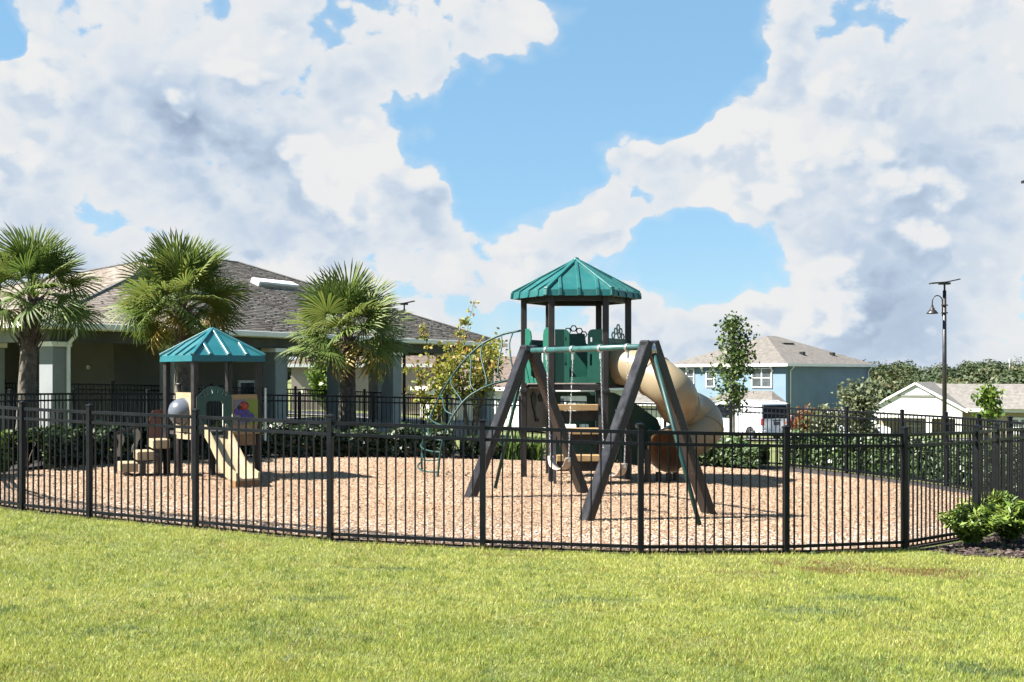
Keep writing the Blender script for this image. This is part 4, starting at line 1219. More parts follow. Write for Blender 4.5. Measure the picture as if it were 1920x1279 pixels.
def palm(x, y, ztop, scale, nf, label, tr=0.17, boots=0.9, rot=0.0, lean=0.0, sweep=120):
    z0 = Z(x, y) - 0.05
    root = empty('palm_tree', (x, y, z0), 0, label, 'palm tree', 'cabbage palms by the pavilion')
    H = ztop - z0
    mb = MB(); pts, rs = [], []
    for i in range(25):
        s = i / 24
        pts.append(Vector((lean * s * s, 0, H * s))); rs.append(tr * (1.12 - .22 * s + .035 * math.sin(i * 2.9) + (.25 * (1 - s) ** 6)))
    mb.tube(pts, rs, 14); mb.build('trunk', M['trunk'], root)
    # old leaf bases criss-crossing under the crown
    for i in range(int(46 * boots)):
        s = i / (46 * boots); az = i * 2.39996 + .3
        z = H - boots + boots * s
        d = Vector((math.cos(az), math.sin(az), 0)); lx = lean * (z / H) ** 2
        b = Vector((lx, 0, z)) + d * tr * .85
        L = random.uniform(.16, .30) * (1.1 - .25 * s)
        mb = MB(); tip = b + d * L * .62 + Vector((random.uniform(-.05, .05), random.uniform(-.05, .05), L))
        mb.bar(b, b.lerp(tip, .55), .085, .022, up=d); mb.bar(b.lerp(tip, .5), tip, .045, .018, up=d)
        mb.build('leaf_base', M['boot'], root)
    top = Vector((lean, 0, H))
    for i in range(nf):
        s = (i + .5) / nf
        az = i * 2.39996 + rot
        el = R(86 - sweep * s ** 0.95 + random.uniform(-11, 11))
        old = s > .84
        me = random.choice(FO) if old and random.random() < .55 else FR[min(4, int(s * 4.2 + random.uniform(0, .8)))]
        o = link('frond', me, root)
        o.rotation_mode = 'XYZ'
        m4 = Matrix.Rotation(az, 4, 'Z') @ Matrix.Rotation(-el, 4, 'Y') @ Matrix.Rotation(random.uniform(-.85, .85), 4, 'X')
        sc = scale * random.uniform(.86, 1.1)
        m4 = Matrix.Translation(top + Vector((0, 0, -.14 * s)) + Vector((math.cos(az), math.sin(az), 0)) * .05) @ m4 @ Matrix.Scale(sc, 4)
        o.matrix_local = m4
    return root


palm(-9.95, 24.0, 3.62, 0.95, 40, 'tallest palm at the left edge with criss-crossed brown leaf bases', .17, 1.15, 0.4, 0.15, 110)
palm(-7.75, 27.6, 3.60, 1.10, 58, 'palm rising behind the small teal-roofed playhouse', .19, 0.55, 1.7)
palm(-4.15, 29.6, 3.00, 1.12, 50, 'shortest palm, with yellowed lower fronds, right of the playhouse', .21, 0.65, 2.6, 0, 122)


# ---------------------------------------------------------------- broadleaf trees
def tree(x, y, h, label, m, trunks=1, tr=.05, crown0=.25, cr=(.8, .8), nlimb=26, leaf=.07, nleaf=60, el=(20, 60), name='young_tree', cat='tree', spread=.22, top_bare=0, group=None, tint_by_h=False, prof=None):
    z0 = Z(x, y) - .03
    root = empty(name, (x, y, z0), 0, label, cat, group)
    tips = []; mbt = MB(); mbl = MB()
    for k in range(trunks):
        a = k * 2.4 + .5; sp = 0 if trunks == 1 else .30
        base = Vector((math.cos(a), math.sin(a), 0)) * (.05 if trunks > 1 else 0)
        pts = [base + Vector((math.cos(a) * sp * h * s ** 1.2 * .6 + random.uniform(-.02, .02) * h * s, math.sin(a) * sp * h * s ** 1.2 * .6, h * s * (.98 if k == 0 else random.uniform(.8, .97)))) for s in np.linspace(0, 1, 9)]
        mbt.tube(pts, [tr * (1 - .85 * s) for s in np.linspace(0, 1, 9)], 7)
        for i in range(nlimb):
            s = crown0 + (1 - crown0) * (i + random.random()) / nlimb
            f = s * 8; j = min(7, int(f)); p = pts[j].lerp(pts[j + 1], f - j)
            az = random.uniform(0, 6.283)
            width = cr[0] + (cr[1] - cr[0]) * s
            shape = prof(s) if prof else math.sin(math.pi * min(1, .16 + (s - crown0) / (1 - crown0) * .84)) ** .6
            L = width * shape * random.uniform(.55, 1.1)
            e = R(random.uniform(*el))
            d = Vector((math.cos(az) * math.cos(e), math.sin(az) * math.cos(e), math.sin(e)))
            q = [p, p + d * L * .5 + Vector((0, 0, .03 * L)), p + d * L + Vector((random.uniform(-.1, .1), random.uniform(-.1, .1), random.uniform(-.05, .12))) * L]
            mbl.tube(q, [tr * .32 * (1 - .5 * s), tr * .2, tr * .06], 5)
            for u in np.linspace(.3, 1, 6):
                tips.append((q[0].lerp(q[2], u), s, i))
    mbt.build('trunk', M['bark'], root); tag(mbl.build('limbs', M['bark'], root), kind='stuff')
    pts = np.array([tuple(t[0]) for t in tips]); hh = np.array([t[1] for t in tips]); li = np.array([t[2] for t in tips])
    idx = rng.integers(0, len(pts), nleaf * nlimb * trunks)
    lp = pts[idx] + rng.normal(0, 1, (len(idx), 3)) * spread * np.array([cr[0], cr[0], cr[0] * .7])
    clump = ((li[idx] * 7919) % 101) / 101.0
    t = .18 + .55 * clump + .2 * rng.uniform(0, 1, len(idx))
    if tint_by_h: t = t * .6 + .4 * (1 - hh[idx])
    leaves('crown', lp, leaf, m, root, 1.6, None, 0, .35, np.clip(t, 0, 1))
    return root


def at_px(px, y): return (px - 960) / FPX * y


tree(at_px(1376, 39), 39, 4.45, 'slim young tree with sparse crown in front of the blue house', LEAF['young'], 1, .055, .30, (.85, .8), 46, .085, 46, (5, 55), 'young_tree', spread=.20, tint_by_h=True)
tree(at_px(885, 33), 33, 3.1, 'many-stemmed crape myrtle with yellow and orange leaves behind the arched climber', LEAF['myrtle'], 6, .05, .45, (.85, .6), 13, .08, 20, (25, 70), 'crape_myrtle', spread=.24)
tree(at_px(838, 34.2), 34.2, 4.4, 'thin leggy crape myrtle with bare tips rising above the pavilion roof', LEAF['myrtle'], 3, .025, .62, (.30, .12), 10, .07, 10, (60, 85), 'crape_myrtle', spread=.25)
tree(at_px(815, 32.5), 32.5, 2.5, 'low yellow-green crape myrtle at the right end of the pavilion', LEAF['myrtle'], 4, .035, .35, (.62, .5), 10, .08, 24, (25, 70), 'crape_myrtle', spread=.26)
tree(at_px(610, 56), 56, 2.75, 'yellow-green young tree seen through the pavilion left of the palm trunk', LEAF['shrub'], 1, .05, .35, (1.0, .6), 26, .14, 40, (20, 60), 'young_tree', spread=.26)
tree(at_px(722, 58), 58, 2.0, 'small bush seen through the pavilion right of the palm trunk', LEAF['shrub'], 1, .04, .3, (.6, .3), 14, .12, 30, (20, 60), 'young_tree', spread=.26)
tree(at_px(1612, 46), 46, 2.6, 'grey-green feathery bush beside the blue house', LEAF['grey'], 7, .03, .12, (.75, .55), 12, .11, 24, (45, 80), 'feathery_bush', cat='bush', spread=.28)
tree(at_px(1853, 46), 46, 2.35, 'small yellow-green tree in front of the white house', LEAF['shrub'], 1, .04, .42, (.75, .55), 26, .12, 22, (15, 60), 'young_tree', spread=.22)
tree(at_px(1515, 44), 44, 1.35, 'red-leaved shrub behind the rear fence near the van', LEAF['redleaf'], 4, .02, .25, (.7, .6), 10, .10, 26, (30, 70), 'red_shrub', cat='shrub', spread=.3)
tree(at_px(1548, 43), 43, 1.25, 'olive shrub behind the rear fence, right of the red-leaved one', LEAF['grey'], 4, .02, .25, (.8, .7), 10, .10, 26, (30, 70), 'olive_shrub', cat='shrub', spread=.3)


def woods():
    P_, T_, O_ = [], [], []
    def crown(x, y, h, rx, n, t0, pine=False):
        z = Z(x, y)
        if pine:
            u = rng.uniform(0, 1, n); a = rng.uniform(0, 6.283, n); r = rx * .55 * (1 - u) ** .7 * rng.uniform(.4, 1, n) * (1 + .4 * np.sin(u * 30))
            p = np.stack([x + np.cos(a) * r, y + np.sin(a) * r, z + h * (.55 + .45 * u)], 1); d = unit(np.stack([np.cos(a), np.sin(a), .4 + a * 0], 1))
        else:
            p, d = ell_pts(n, (x, y, z + h * .58), (rx, rx, h * .42), .7)
            lum = vnoise(p[:, 0] * .9 + p[:, 2] * .7, p[:, 2] * .9 + p[:, 1] * .5, 8)
            p = np.array((x, y, z + h * .58)) + (p - np.array((x, y, z + h * .58))) * (.74 + .42 * lum)[:, None]
            d = unit(d)
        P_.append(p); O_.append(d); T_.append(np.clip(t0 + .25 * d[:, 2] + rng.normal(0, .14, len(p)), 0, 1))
    for i in range(150):
        px = random.uniform(1605, 2150); y = random.uniform(128, 215)
        hgt = random.uniform(4.8, 6.9) + (y - 128) * .022 + (random.uniform(.3, .9) if random.random() < .12 else 0)
        crown(at_px(px, y), y, hgt, random.uniform(2.4, 4.4), 1500, random.choice((.3, .4, .48, .55, .68)), False)
    for i in range(26):
        px = random.uniform(1650, 2100); y = random.uniform(190, 225)
        crown(at_px(px, y), y, random.uniform(7.6, 9.2), random.uniform(1.6, 3.0), 300, .3, False)
    for i in range(14):
        px = random.uniform(1640, 1740); y = random.uniform(112, 126)
        crown(at_px(px, y), y, random.uniform(4.5, 6.2), random.uniform(1.8, 3.0), 260, random.choice((.5, .65, .8)), False)
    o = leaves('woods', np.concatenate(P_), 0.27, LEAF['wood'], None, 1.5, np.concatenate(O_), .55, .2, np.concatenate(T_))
    tag(o, 'dense wood of mixed trees along the far right skyline', 'woods', kind='stuff')
    P_.clear(); O_.clear(); T_.clear()
    for i in range(230):                       # far tree line right across the horizon
        px = random.uniform(-300, 1650); y = random.uniform(420, 520)
        crown(at_px(px, y), y, random.uniform(7, 10), random.uniform(5, 9), 130, .3, False)
    o = leaves('far_tree_line', np.concatenate(P_), 2.4, LEAF['wood'], None, 1.3, np.concatenate(O_), .55, .2, np.concatenate(T_))
    tag(o, 'low distant tree line on the horizon behind the houses', 'tree line', kind='stuff')


woods()


# ================================================================== PLAY TOWER
def hexring(cx, cy, r, rot=0):
    return [(cx + r * math.cos(R(rot + 60 * i)), cy + r * math.sin(R(rot + 60 * i))) for i in range(6)]


def honeycomb(mb, cx, cy, r, th, M4, mi=0, mis=None):
    mb.prism(hexring(cx, cy, r, 0), th, [hexring(cx, cy, r * .68, 0)], M4, mi, mis)


def tower():
    cx, cy = 1.227, 22.5
    zt = Z(cx, cy)
    root = empty('play_tower', (cx, cy, zt), 0, 'tall hexagonal play tower with teal peaked roof and tan tube slide', 'play tower')
    a = 1.0; DZ = 1.83; EV = 3.47 - zt
    Vt = [Vector((a * math.cos(R(g)), a * math.sin(R(g)), 0)) for g in (-120, -60, 0, 60, 120, 180)]
    for v in Vt:
        mb = MB(); mb.box((v.x, v.y, EV / 2 + .0), (0.115, 0.115, EV + .06)); po = mb.build('post', M['post_brown'], root, None, 0.012)
        for zz in (DZ - .12,):
            mb = MB(); mb.box((v.x, v.y, zz), (0.15, 0.15, 0.07)); mb.build('clamp', M['black'], po, None, 0.008)
    # deck
    mb = MB(); mb.prism([(v.x * .93, v.y * .93) for v in Vt], 0.07, M4=Matrix.Translation((0, 0, DZ - .035))); mb.build('deck', M['deckmat'], root)
    # roof
    rr = 1.235; lip = .115; ap = 4.235 - zt - EV
    rv = [Vector((rr * math.cos(R(g)), rr * math.sin(R(g)), EV)) for g in (-120, -60, 0, 60, 120, 180)]
    mb = MB(); n = 6
    low = [v.copy() for v in rv]; mid = [v * 1 + Vector((0, 0, lip)) for v in rv]; mid = [Vector((v.x * .985, v.y * .985, v.z)) for v in mid]
    apx = Vector((0, 0, EV + ap))
    inn = [Vector((v.x * .965, v.y * .965, v.z)) for v in low]; ina = Vector((0, 0, EV + ap - .09)); inm = [Vector((v.x * .95, v.y * .95, v.z - .035)) for v in mid]
    vs = low + mid + [apx] + inn + inm + [ina]
    fs = []
    for i in range(6):
        j = (i + 1) % 6
        fs += [(i, j, 6 + j, 6 + i), (6 + i, 6 + j, 12), (i, 13 + i, 13 + j, j), (13 + i, 19 + i, 19 + j, 13 + j), (19 + i, 25, 19 + j)]
    mb.add(vs, fs); canopy = mb.build('canopy', M['teal'], root)
    for i in range(6):
        j = (i + 1) % 6
        p, q = mid[i], mid[j]
        nrm = (q - p).cross(apx - p).normalized()
        mb = MB(); mb.bar(p + nrm * .012, apx + (p - apx) * .02, .085, .06, up=(0, 0, 1)); mb.bar(low[i] + Vector((0, 0, .002)), p + nrm * .01, .085, .05, up=low[i]); mb.build('rib', M['teal'], canopy, None, .01)
        for f, top in ((.5, .06), (.22, .50), (.78, .50)):
            b = p.lerp(q, f); t = b.lerp(apx, 1 - top) if f == .5 else (b + (apx - p.lerp(q, .5)) * (1 - top) * .86)
            if f != .5:
                t = b + (apx - p.lerp(q, .5)) * .46
            l0 = low[i].lerp(low[j], f)
            mb = MB(); mb.bar(b + nrm * .012, t + nrm * .006, .062, .04, up=nrm); mb.bar(l0 + Vector((nrm.x, nrm.y, 0)) * .012, b + nrm * .012, .062, .035, up=(nrm.x, nrm.y, 0)); mb.build('rib', M['teal'], canopy, None, .008)
    mb = MB(); mb.lathe([(0, .05), (.05, .03), (.08, -.03), (.02, -.06)], 8, (apx.x, apx.y, apx.z)); mb.build('cap', M['teal'], canopy)
    # dark beam ring under the eave
    for i in range(6):
        mb = MB(); mb.bar(Vt[i] * .96 + Vector((0, 0, EV - .03)), Vt[(i + 1) % 6] * .96 + Vector((0, 0, EV - .03)), .06, .10); mb.build('roof_beam', M['post_brown'], root)

    def face(i, off=0.0, z=DZ):
        p, q = Vt[i], Vt[(i + 1) % 6]
        m = (p + q) / 2; nrm = m.normalized()
        return face_matrix(Vector((m.x, m.y, z)) + nrm * off, q - p, nrm)
    hw = a / 2 - .065
    mats = [M['green'], M['edge_green']]
    # front entry: two side panels with hand slots, low sill between
    for s in (-1, 1):
        o = [(s * hw, .03), (s * hw, 1.02)]
        o += [(s * .26, 1.02)] + [(s * (.26 - .09 * math.sin(R(k))), 1.02 - .09 * (1 - math.cos(R(k)))) for k in (30, 60, 90)] + [(s * .17, .03)]
        slot = rrect(-.022, -.11, .022, .11, .02)
        hole = [(x + s * .23, y + .46) for x, y in slot]
        hole2 = [(x * .8 + s * .235, y * .35 + .83) for x, y in rrect(-.02, -.12, .02, .12, .018)]
        mb = MB(); mb.prism(o, .022, [hole, hole2], face(0), 0, 1); mb.build('entry_panel', mats, root)
    mb = MB(); mb.prism([(-.165, .03), (.165, .03), (.165, .14), (-.165, .14)], .02, (), face(0), 0, 1); mb.build('sill_panel', mats, root)
    mb = MB(); mb.box((0, -.06, 0), (.90, .09, .03), 0, face(0)); mb.build('skirt', M['post_brown'], root)
    # left face: entry to the arched climber
    mb = MB()
    for s in (-1, 1):
        o = [(s * hw, .02), (s * hw, 1.06), (s * .33, 1.06), (s * .25, 1.01), (s * .22, .92), (s * .22, .16), (s * .16, .12), (0, .12), (0, .02)]
        mb.prism(o, .022, (), face(5), 0, 1)
    mb.build('entry_panel', mats, root)
    # slide face
    o = [(-hw, .0), (hw, .0), (hw, .86), (.25, .86)] + [(-hw + .05, .86), (-hw, .80)]
    hole = arc(0, .37, .315, 0, 360, 20)[:-1]
    mb = MB(); mb.prism(o, .022, [hole], face(1), 0, 1)
    sp = mb.build('slide_panel', [M['dkgreen'], M['edge']], root)
    for hx, hy in ((-.17, .92), (-.06, 1.0), (.05, 1.07), (.16, 1.0), (.25, .90), (.09, .93)):
        mb = MB(); honeycomb(mb, hx, hy, .075, .02, face(1), 0, 1); mb.build('honeycomb_cell', [M['dkgreen'], M['edge']], sp)
    # back panel with honeycomb arch
    mb = MB(); mb.prism([(-hw, .02), (hw, .02), (hw, .75), (.25, .80), (.22, 1.0), (-.22, 1.0), (-.25, .80), (-hw, .75)], .022, (), face(3), 0, 1)
    bp = mb.build('back_panel', [M['green'], M['edge_green']], root)
    for hx, hy in ((-.205, .985), (-.115, 1.055), (0, 1.105), (.115, 1.055), (.205, .985)):
        mb = MB(); honeycomb(mb, hx, hy, .072, .03, face(3), 0, 0); mb.build('honeycomb_cell', M['dkgreen'], bp)
    for fi in (2, 4):
        mb = MB(); mb.prism([(-hw, .02), (hw, .02), (hw, .86), (-hw, .86)], .022, [rrect(-.06, .3, .0, .7, .02), rrect(.12, .3, .18, .7, .02), rrect(-.25, .3, -.19, .7, .02)], face(fi), 0, 1)
        mb.build('side_panel', [M['dkgreen'], M['edge']], root)
    # steps under the front: three tan treads between dark stringers
    for k, (z, y) in enumerate(((.50, -1.16), (.98, -.99), (1.41, -.83))):
        mb = MB(); mb.box((-.03, y, z), (.78, .26, .115)); mb.build('tread', M['woodtan'], root, None, .01)
        mb = MB(); mb.box((-.03, y + .12, z - .16), (.76, .03, .18)); mb.build('riser', M['post_brown'], root)
    for s in (-1, 1):
        mb = MB(); mb.bar((-.03 + s * .42, -1.25, .02), (-.03 + s * .42, -.74, 1.70), .05, .14, up=(0, -1, 0)); mb.build('stringer', M['post_brown'], root)
    # lower back panel with window cut-outs, lower left board
    mb = MB(); mb.prism([(-hw, -1.45), (hw, -1.45), (hw, -.16), (-hw, -.16)], .022, [rrect(-.26, -.62, .26, -.24, .03), rrect(-.30, -1.05, -.12, -.80, .02), rrect(-.05, -1.10, .28, -.80, .03)], face(3), 0, 1)
    mb.build('lower_panel', [M['dkgreen'], M['dkgreen']], root)
    mb = MB(); mb.prism([(-hw, -.86), (hw, -.86), (hw, -.02), (-hw, -.02)], .022, (), face(4), 0, 0)
    gb = mb.build('picture_board', M['greyboard'], root)
    for o in ([(-.26, -.22), (-.16, -.14), (-.06, -.2), (-.05, -.36), (-.10, -.46), (-.17, -.50), (-.22, -.38)], [(.03, -.22), (.14, -.18), (.24, -.27), (.20, -.36), (.08, -.34)], [(-.16, -.48), (-.10, -.48), (-.04, -.66), (.06, -.68), (.05, -.73), (-.08, -.73)]):
        mb = MB(); mb.prism([(-x, y) for x, y in o], .02, (), face(4, -.022), 0); mb.build('cut_out', M['black'], gb)
    # climbing wall on the right: dark green leaf-shaped slab with round holds
    w0 = Vector((.42, .36, 0)); wd = Vector((.99, .08, 0)).normalized()
    wm = face_matrix(w0, wd, (wd.y, -wd.x, 0))
    prof = [(.0, .72), (.0, 1.72), (.35, 1.66), (.70, 1.50), (1.20, 1.14), (1.26, .98), (1.20, .72), (1.0, .42), (.80, .24), (.52, .28), (.25, .46)]
    mb = MB(); mb.prism(prof, .07, [arc(.42, 1.32, .055, 0, 360, 12)[:-1], arc(.62, 1.02, .05, 0, 360, 12)[:-1]], wm, 0, 1)
    cw = mb.build('climbing_wall', [M['dkgreen'], M['post_brown']], root)
    for i, (hx, hy, mm) in enumerate(((.18, 1.25, 'edge'), (.80, 1.02, 'edge'), (.88, .72, 'edge'), (.22, .95, 'green'), (.55, .62, 'green'), (1.05, .95, 'green'))):
        mb = MB()
        mb.lathe([(0, .06), (.03, .055), (.05, .02), (.055, .0)], 8, M4=wm @ Matrix.Translation((hx, hy, .036)))
        mb.build('climbing_hold', M[mm], cw)
    for x, y in ((1.55, -.25), (1.9, -.05)):
        mb = MB(); mb.box((x, y, .04), (.10, .10, .26)); mb.build('support_post', M['post_brown'], root)
    # tube slide: thick-walled tube following a descending turn
    o = root.location
    path = spline([Vector(p) - o for p in ((1.83, 22.16, 2.235), (2.05, 22.03, 2.225), (2.45, 21.70, 2.10), (2.80, 21.36, 1.84), (3.00, 21.45, 1.64), (3.08, 21.95, 1.50), (3.30, 22.48, 1.38), (3.62, 22.80, 1.24), (3.70, 22.68, 1.02), (3.46, 22.52, .83), (3.13, 22.40, .70), (2.93, 21.88, .60))], 7)
    nP = len(path)
    mb = MB(); ro = .385
    rs = [ro] * (nP - 4) + [ro + .006, ro + .014, ro + .024, ro + .034]
    mb.tube(path, rs, 28, 0, caps=False); mb.tube(path, [r_ - .022 for r_ in rs], 28, 1, caps=False)
    k = 28
    def ring(off, i): return [off + i * k + j for j in range(k)]
    a0, b0 = ring(0, nP - 1), ring(nP * k, nP - 1)
    for j in range(k):
        mb.f.append([a0[j], a0[(j + 1) % k], b0[(j + 1) % k], b0[j]]); mb.m.append(0); mb.sm.append(False)
    ts = mb.build('tube_slide', [M['slide_tan'], M['slide_in']], root)
    bmx = bmesh.new(); bmx.from_mesh(ts.data); bmesh.ops.recalc_face_normals(bmx, faces=bmx.faces[:]); bmx.to_mesh(ts.data); bmx.free()
    for i in (1, 17, 38, 56, nP - 2):
        d = (path[min(nP - 1, i + 1)] - path[i - 1]).normalized()
        w = .018 if i < nP - 2 else .035
        mb = MB(); mb.tube([path[i] - d * w, path[i] - d * w * .99, path[i] + d * w * .99, path[i] + d * w], [rs[i] - .005, rs[i] + .016, rs[i] + .016, rs[i] - .005], 28, 0, caps=False, smooth=False); mb.build('flange', M['slide_tan'], ts)
        if i in (17, 38, 56):
            mb = MB()
            q = d.to_track_quat('Z', 'Y').to_matrix().to_4x4()
            for b_ in range(10):
                an = b_ * .628; c_ = path[i] + (q @ Vector((math.cos(an), math.sin(an), 0))) * (ro + .018)
                mb.box(c_, (.016, .016, .016))
            mb.build('bolts', M['steel'], ts)
    for p, top in (((1.74, -.30), .16), ((2.20, .30), .55)):
        mb = MB(); mb.box((p[0], p[1], top / 2), (.10, .10, top)); mb.build('slide_support', M['post_brown'], root, None, .01)
    mb = MB(); mb.box((1.30, -.52, .30), (.085, .085, .62)); mb.build('slide_support', M['post_brown'], root, None, .01)

    # arched climber to the left
    def lp(px, py, y): return P(px, py, y) - o
    r1 = spline([lp(976, 620, 22.2), lp(940, 628, 22.35), lp(898, 650, 22.5), lp(855, 695, 22.65), lp(820, 752, 22.8), lp(797, 812, 22.95), lp(791, 850, 23.05), lp(791, 888, 23.1)], 5)
    r2 = spline([lp(974, 712, 21.9), lp(940, 716, 21.9), lp(905, 728, 21.9), lp(872, 750, 21.9), lp(846, 786, 21.9), lp(830, 826, 21.95), lp(824, 862, 22.0), lp(820, 900, 22.0)], 5)
    mb = MB(); mb.tube(r1, .021, 8); ac = mb.build('climber_rail', M['pipe_green'], root)
    mb = MB(); mb.tube(r2, .021, 8); mb.build('climber_rail', M['pipe_green'], root)
    nr = len(r1)
    for i, f in enumerate((.06, .16, .26, .36, .46, .55, .63, .71, .79, .86, .93)):
        p, q = r1[int(f * (nr - 1))], r2[int(min(1, f * 1.02) * (nr - 1))]
        mid = (p + q) / 2; d = (q - p); bow = Vector((-.5, -.6, -.2)).normalized() * (.06 + .22 * max(0, f - .45) * 1.6)
        wv = Vector((.035, 0, 0)) * (1 if i % 2 else -1)
        pts = spline([p, p + d * .22 + bow * .7 + wv, mid + bow, p + d * .78 + bow * .7 - wv, q], 4)
        mb = MB(); mb.tube(pts, .015, 7); mb.build('climber_rung', M['pipe_green'], root)
    for rail in (r1, r2):
        e = rail[-1]; mb = MB(); mb.lathe([(0, 0), (.06, 0), (.05, .03), (.022, .05)], 10, (e.x, e.y, Z(e.x + o.x, e.y + o.y) - zt)); mb.build('foot', M['black'], root)
    return root


tower()


# ================================================================== SWINGS
def swings():
    c = Vector((.524, -.852, 0)); p = Vector((.852, .524, 0))
    A, B = Vector((.27, 19.1, 0)), Vector((1.93, 16.45, 0))
    z0 = Z(1.1, 17.8)
    root = empty('swing_frame', (1.1, 17.8, z0), 0, 'dark brown A-frame swing set with grey-green crossbar and diagonal braces', 'swing frame')
    o = root.location
    H = 2.50 - z0; SP = 1.12
    for ap in (A, B):
        top = Vector((ap.x, ap.y, 0)) - Vector((o.x, o.y, 0))
        for s in (-1, 1):
            g = top + p * s * SP; zz = Z(g.x + o.x, g.y + o.y) - z0 - .05
            mb = MB(); mb.bar(Vector((g.x, g.y, zz)), top + p * (s * .035) + Vector((0, 0, H - .02)), .135, .19, up=p.cross(Vector((0, 0, 1)))); mb.build('leg', M['lumber'], root, None, .012)
        mb = MB(); mb.box((0, 0, 0), (.26, .15, .11), 0, Matrix.Translation(top + Vector((0, 0, H - .07))) @ Matrix.Rotation(math.atan2(p.y, p.x), 4, 'Z')); mb.build('apex_block', M['lumber'], root, None, .01)
    bz = 2.41 - z0
    a_, b_ = A - Vector((o.x, o.y, 0)), B - Vector((o.x, o.y, 0))
    d = (b_ - a_).normalized()
    mb = MB(); mb.tube([a_ - d * .02 + Vector((0, 0, bz)), b_ + d * .02 + Vector((0, 0, bz))], .045, 14); mb.build('crossbar', M['pipe_bar'], root)
    for ap, s in ((a_, -1), (b_, 1)):
        g = ap + d * s * 1.08; zz = Z(g.x + o.x, g.y + o.y) - z0 - .03
        mb = MB(); mb.tube([ap + d * s * .06 + Vector((0, 0, bz - .02)), Vector((g.x, g.y, zz))], .03, 12); mb.build('brace', M['pipe_green'], root)
        mb = MB(); mb.tube([ap + d * s * .10 + Vector((0, 0, bz - .10)), ap + d * s * .06 + Vector((0, 0, bz + .03))], .043, 10); mb.build('brace_socket', M['steel'], root)
    L = (b_ - a_).length
    # link mesh for the chains
    def chain(mb, top, bot):
        dd = bot - top; n = int(dd.length / .032); u = dd.normalized(); x = u.orthogonal().normalized(); y = u.cross(x)
        for i in range(n):
            m = top + u * (i + .5) * .032; sd = x if i % 2 else y; od = y if i % 2 else x
            ring = [m + (sd * math.cos(k * 1.0472) * .010 + u * math.sin(k * 1.0472) * .021) for k in range(6)]
            vs = []; fs = []
            for k, r in enumerate(ring):
                rd = (r - m).normalized()
                vs += [r + rd * .0035, r + od * .0035, r - rd * .0035, r - od * .0035]
            for k in range(6):
                for j in range(4):
                    fs.append((k * 4 + j, k * 4 + (j + 1) % 4, ((k + 1) % 6) * 4 + (j + 1) % 4, ((k + 1) % 6) * 4 + j))
            mb.add(vs, fs, 0, True)
    for i, (f0, f1, lab) in enumerate(((.17, .40, 'pale belt swing hanging on chains from the far half of the crossbar'), (.63, .84, 'pale belt swing hanging on chains from the near half of the crossbar'))):
        t0, t1 = a_ + d * L * f0 + Vector((0, 0, bz)), a_ + d * L * f1 + Vector((0, 0, bz))
        for t in (t0, t1):
            mb = MB(); mb.tube([t - d * .028, t + d * .028], .056, 12); q = mb.build('hanger_clamp', M['steel'], root)
            mb = MB(); mb.bar(t + Vector((0, 0, -.05)), t + Vector((.0, 0, -.16)), .02, .045, up=d); mb.build('hanger_link', M['steel'], q)
        mid = (t0 + t1) / 2
        sw = empty('belt_swing', mid + o + Vector((0, 0, -bz + .5)), 0, lab, 'swing', 'belt swings')
        so = sw.location
        s0, s1 = mid - d * .25 + Vector((0, 0, -1.68)), mid + d * .25 + Vector((0, 0, -1.68))
        for t, s in ((t0, s0), (t1, s1)):
            mb = MB(); chain(mb, t + Vector((0, 0, -.15)) + o - so, s + o - so); mb.build('chain', M['steel'], sw)
        # belt seat, a sagging thick strap
        mb = MB(); n = 12; vs = []; fs = []
        for k in range(n + 1):
            u = k / n * 2 - 1
            cc = mid + d * (.25 * (u + .12 * math.sin(u * 3.14))) + Vector((0, 0, -1.68 - .19 * (1 - abs(u) ** 2.4))) + o - so
            wdt = .075 * (1 - .25 * abs(u) ** 4)
            for zz in (.007, -.007):
                for s in (-1, 1):
                    vs.append(cc + p * s * wdt + Vector((0, 0, zz)))
        for k in range(n):
            b0, b1 = k * 4, k * 4 + 4
            fs += [(b0, b0 + 1, b1 + 1, b1), (b0 + 2, b1 + 2, b1 + 3, b0 + 3), (b0, b1, b1 + 2, b0 + 2), (b0 + 1, b0 + 3, b1 + 3, b1 + 1)]
        fs += [(0, 2, 3, 1), (n * 4, n * 4 + 1, n * 4 + 3, n * 4 + 2)]
        mb.add(vs, fs, 0, True); mb.build('seat', M['belt'], sw)
        for s in (s0, s1):
            mb = MB(); mb.box(s + o - so + Vector((0, 0, -.02)), (.03, .15, .06), 0); mb.build('end_plate', M['steel'], sw)


swings()


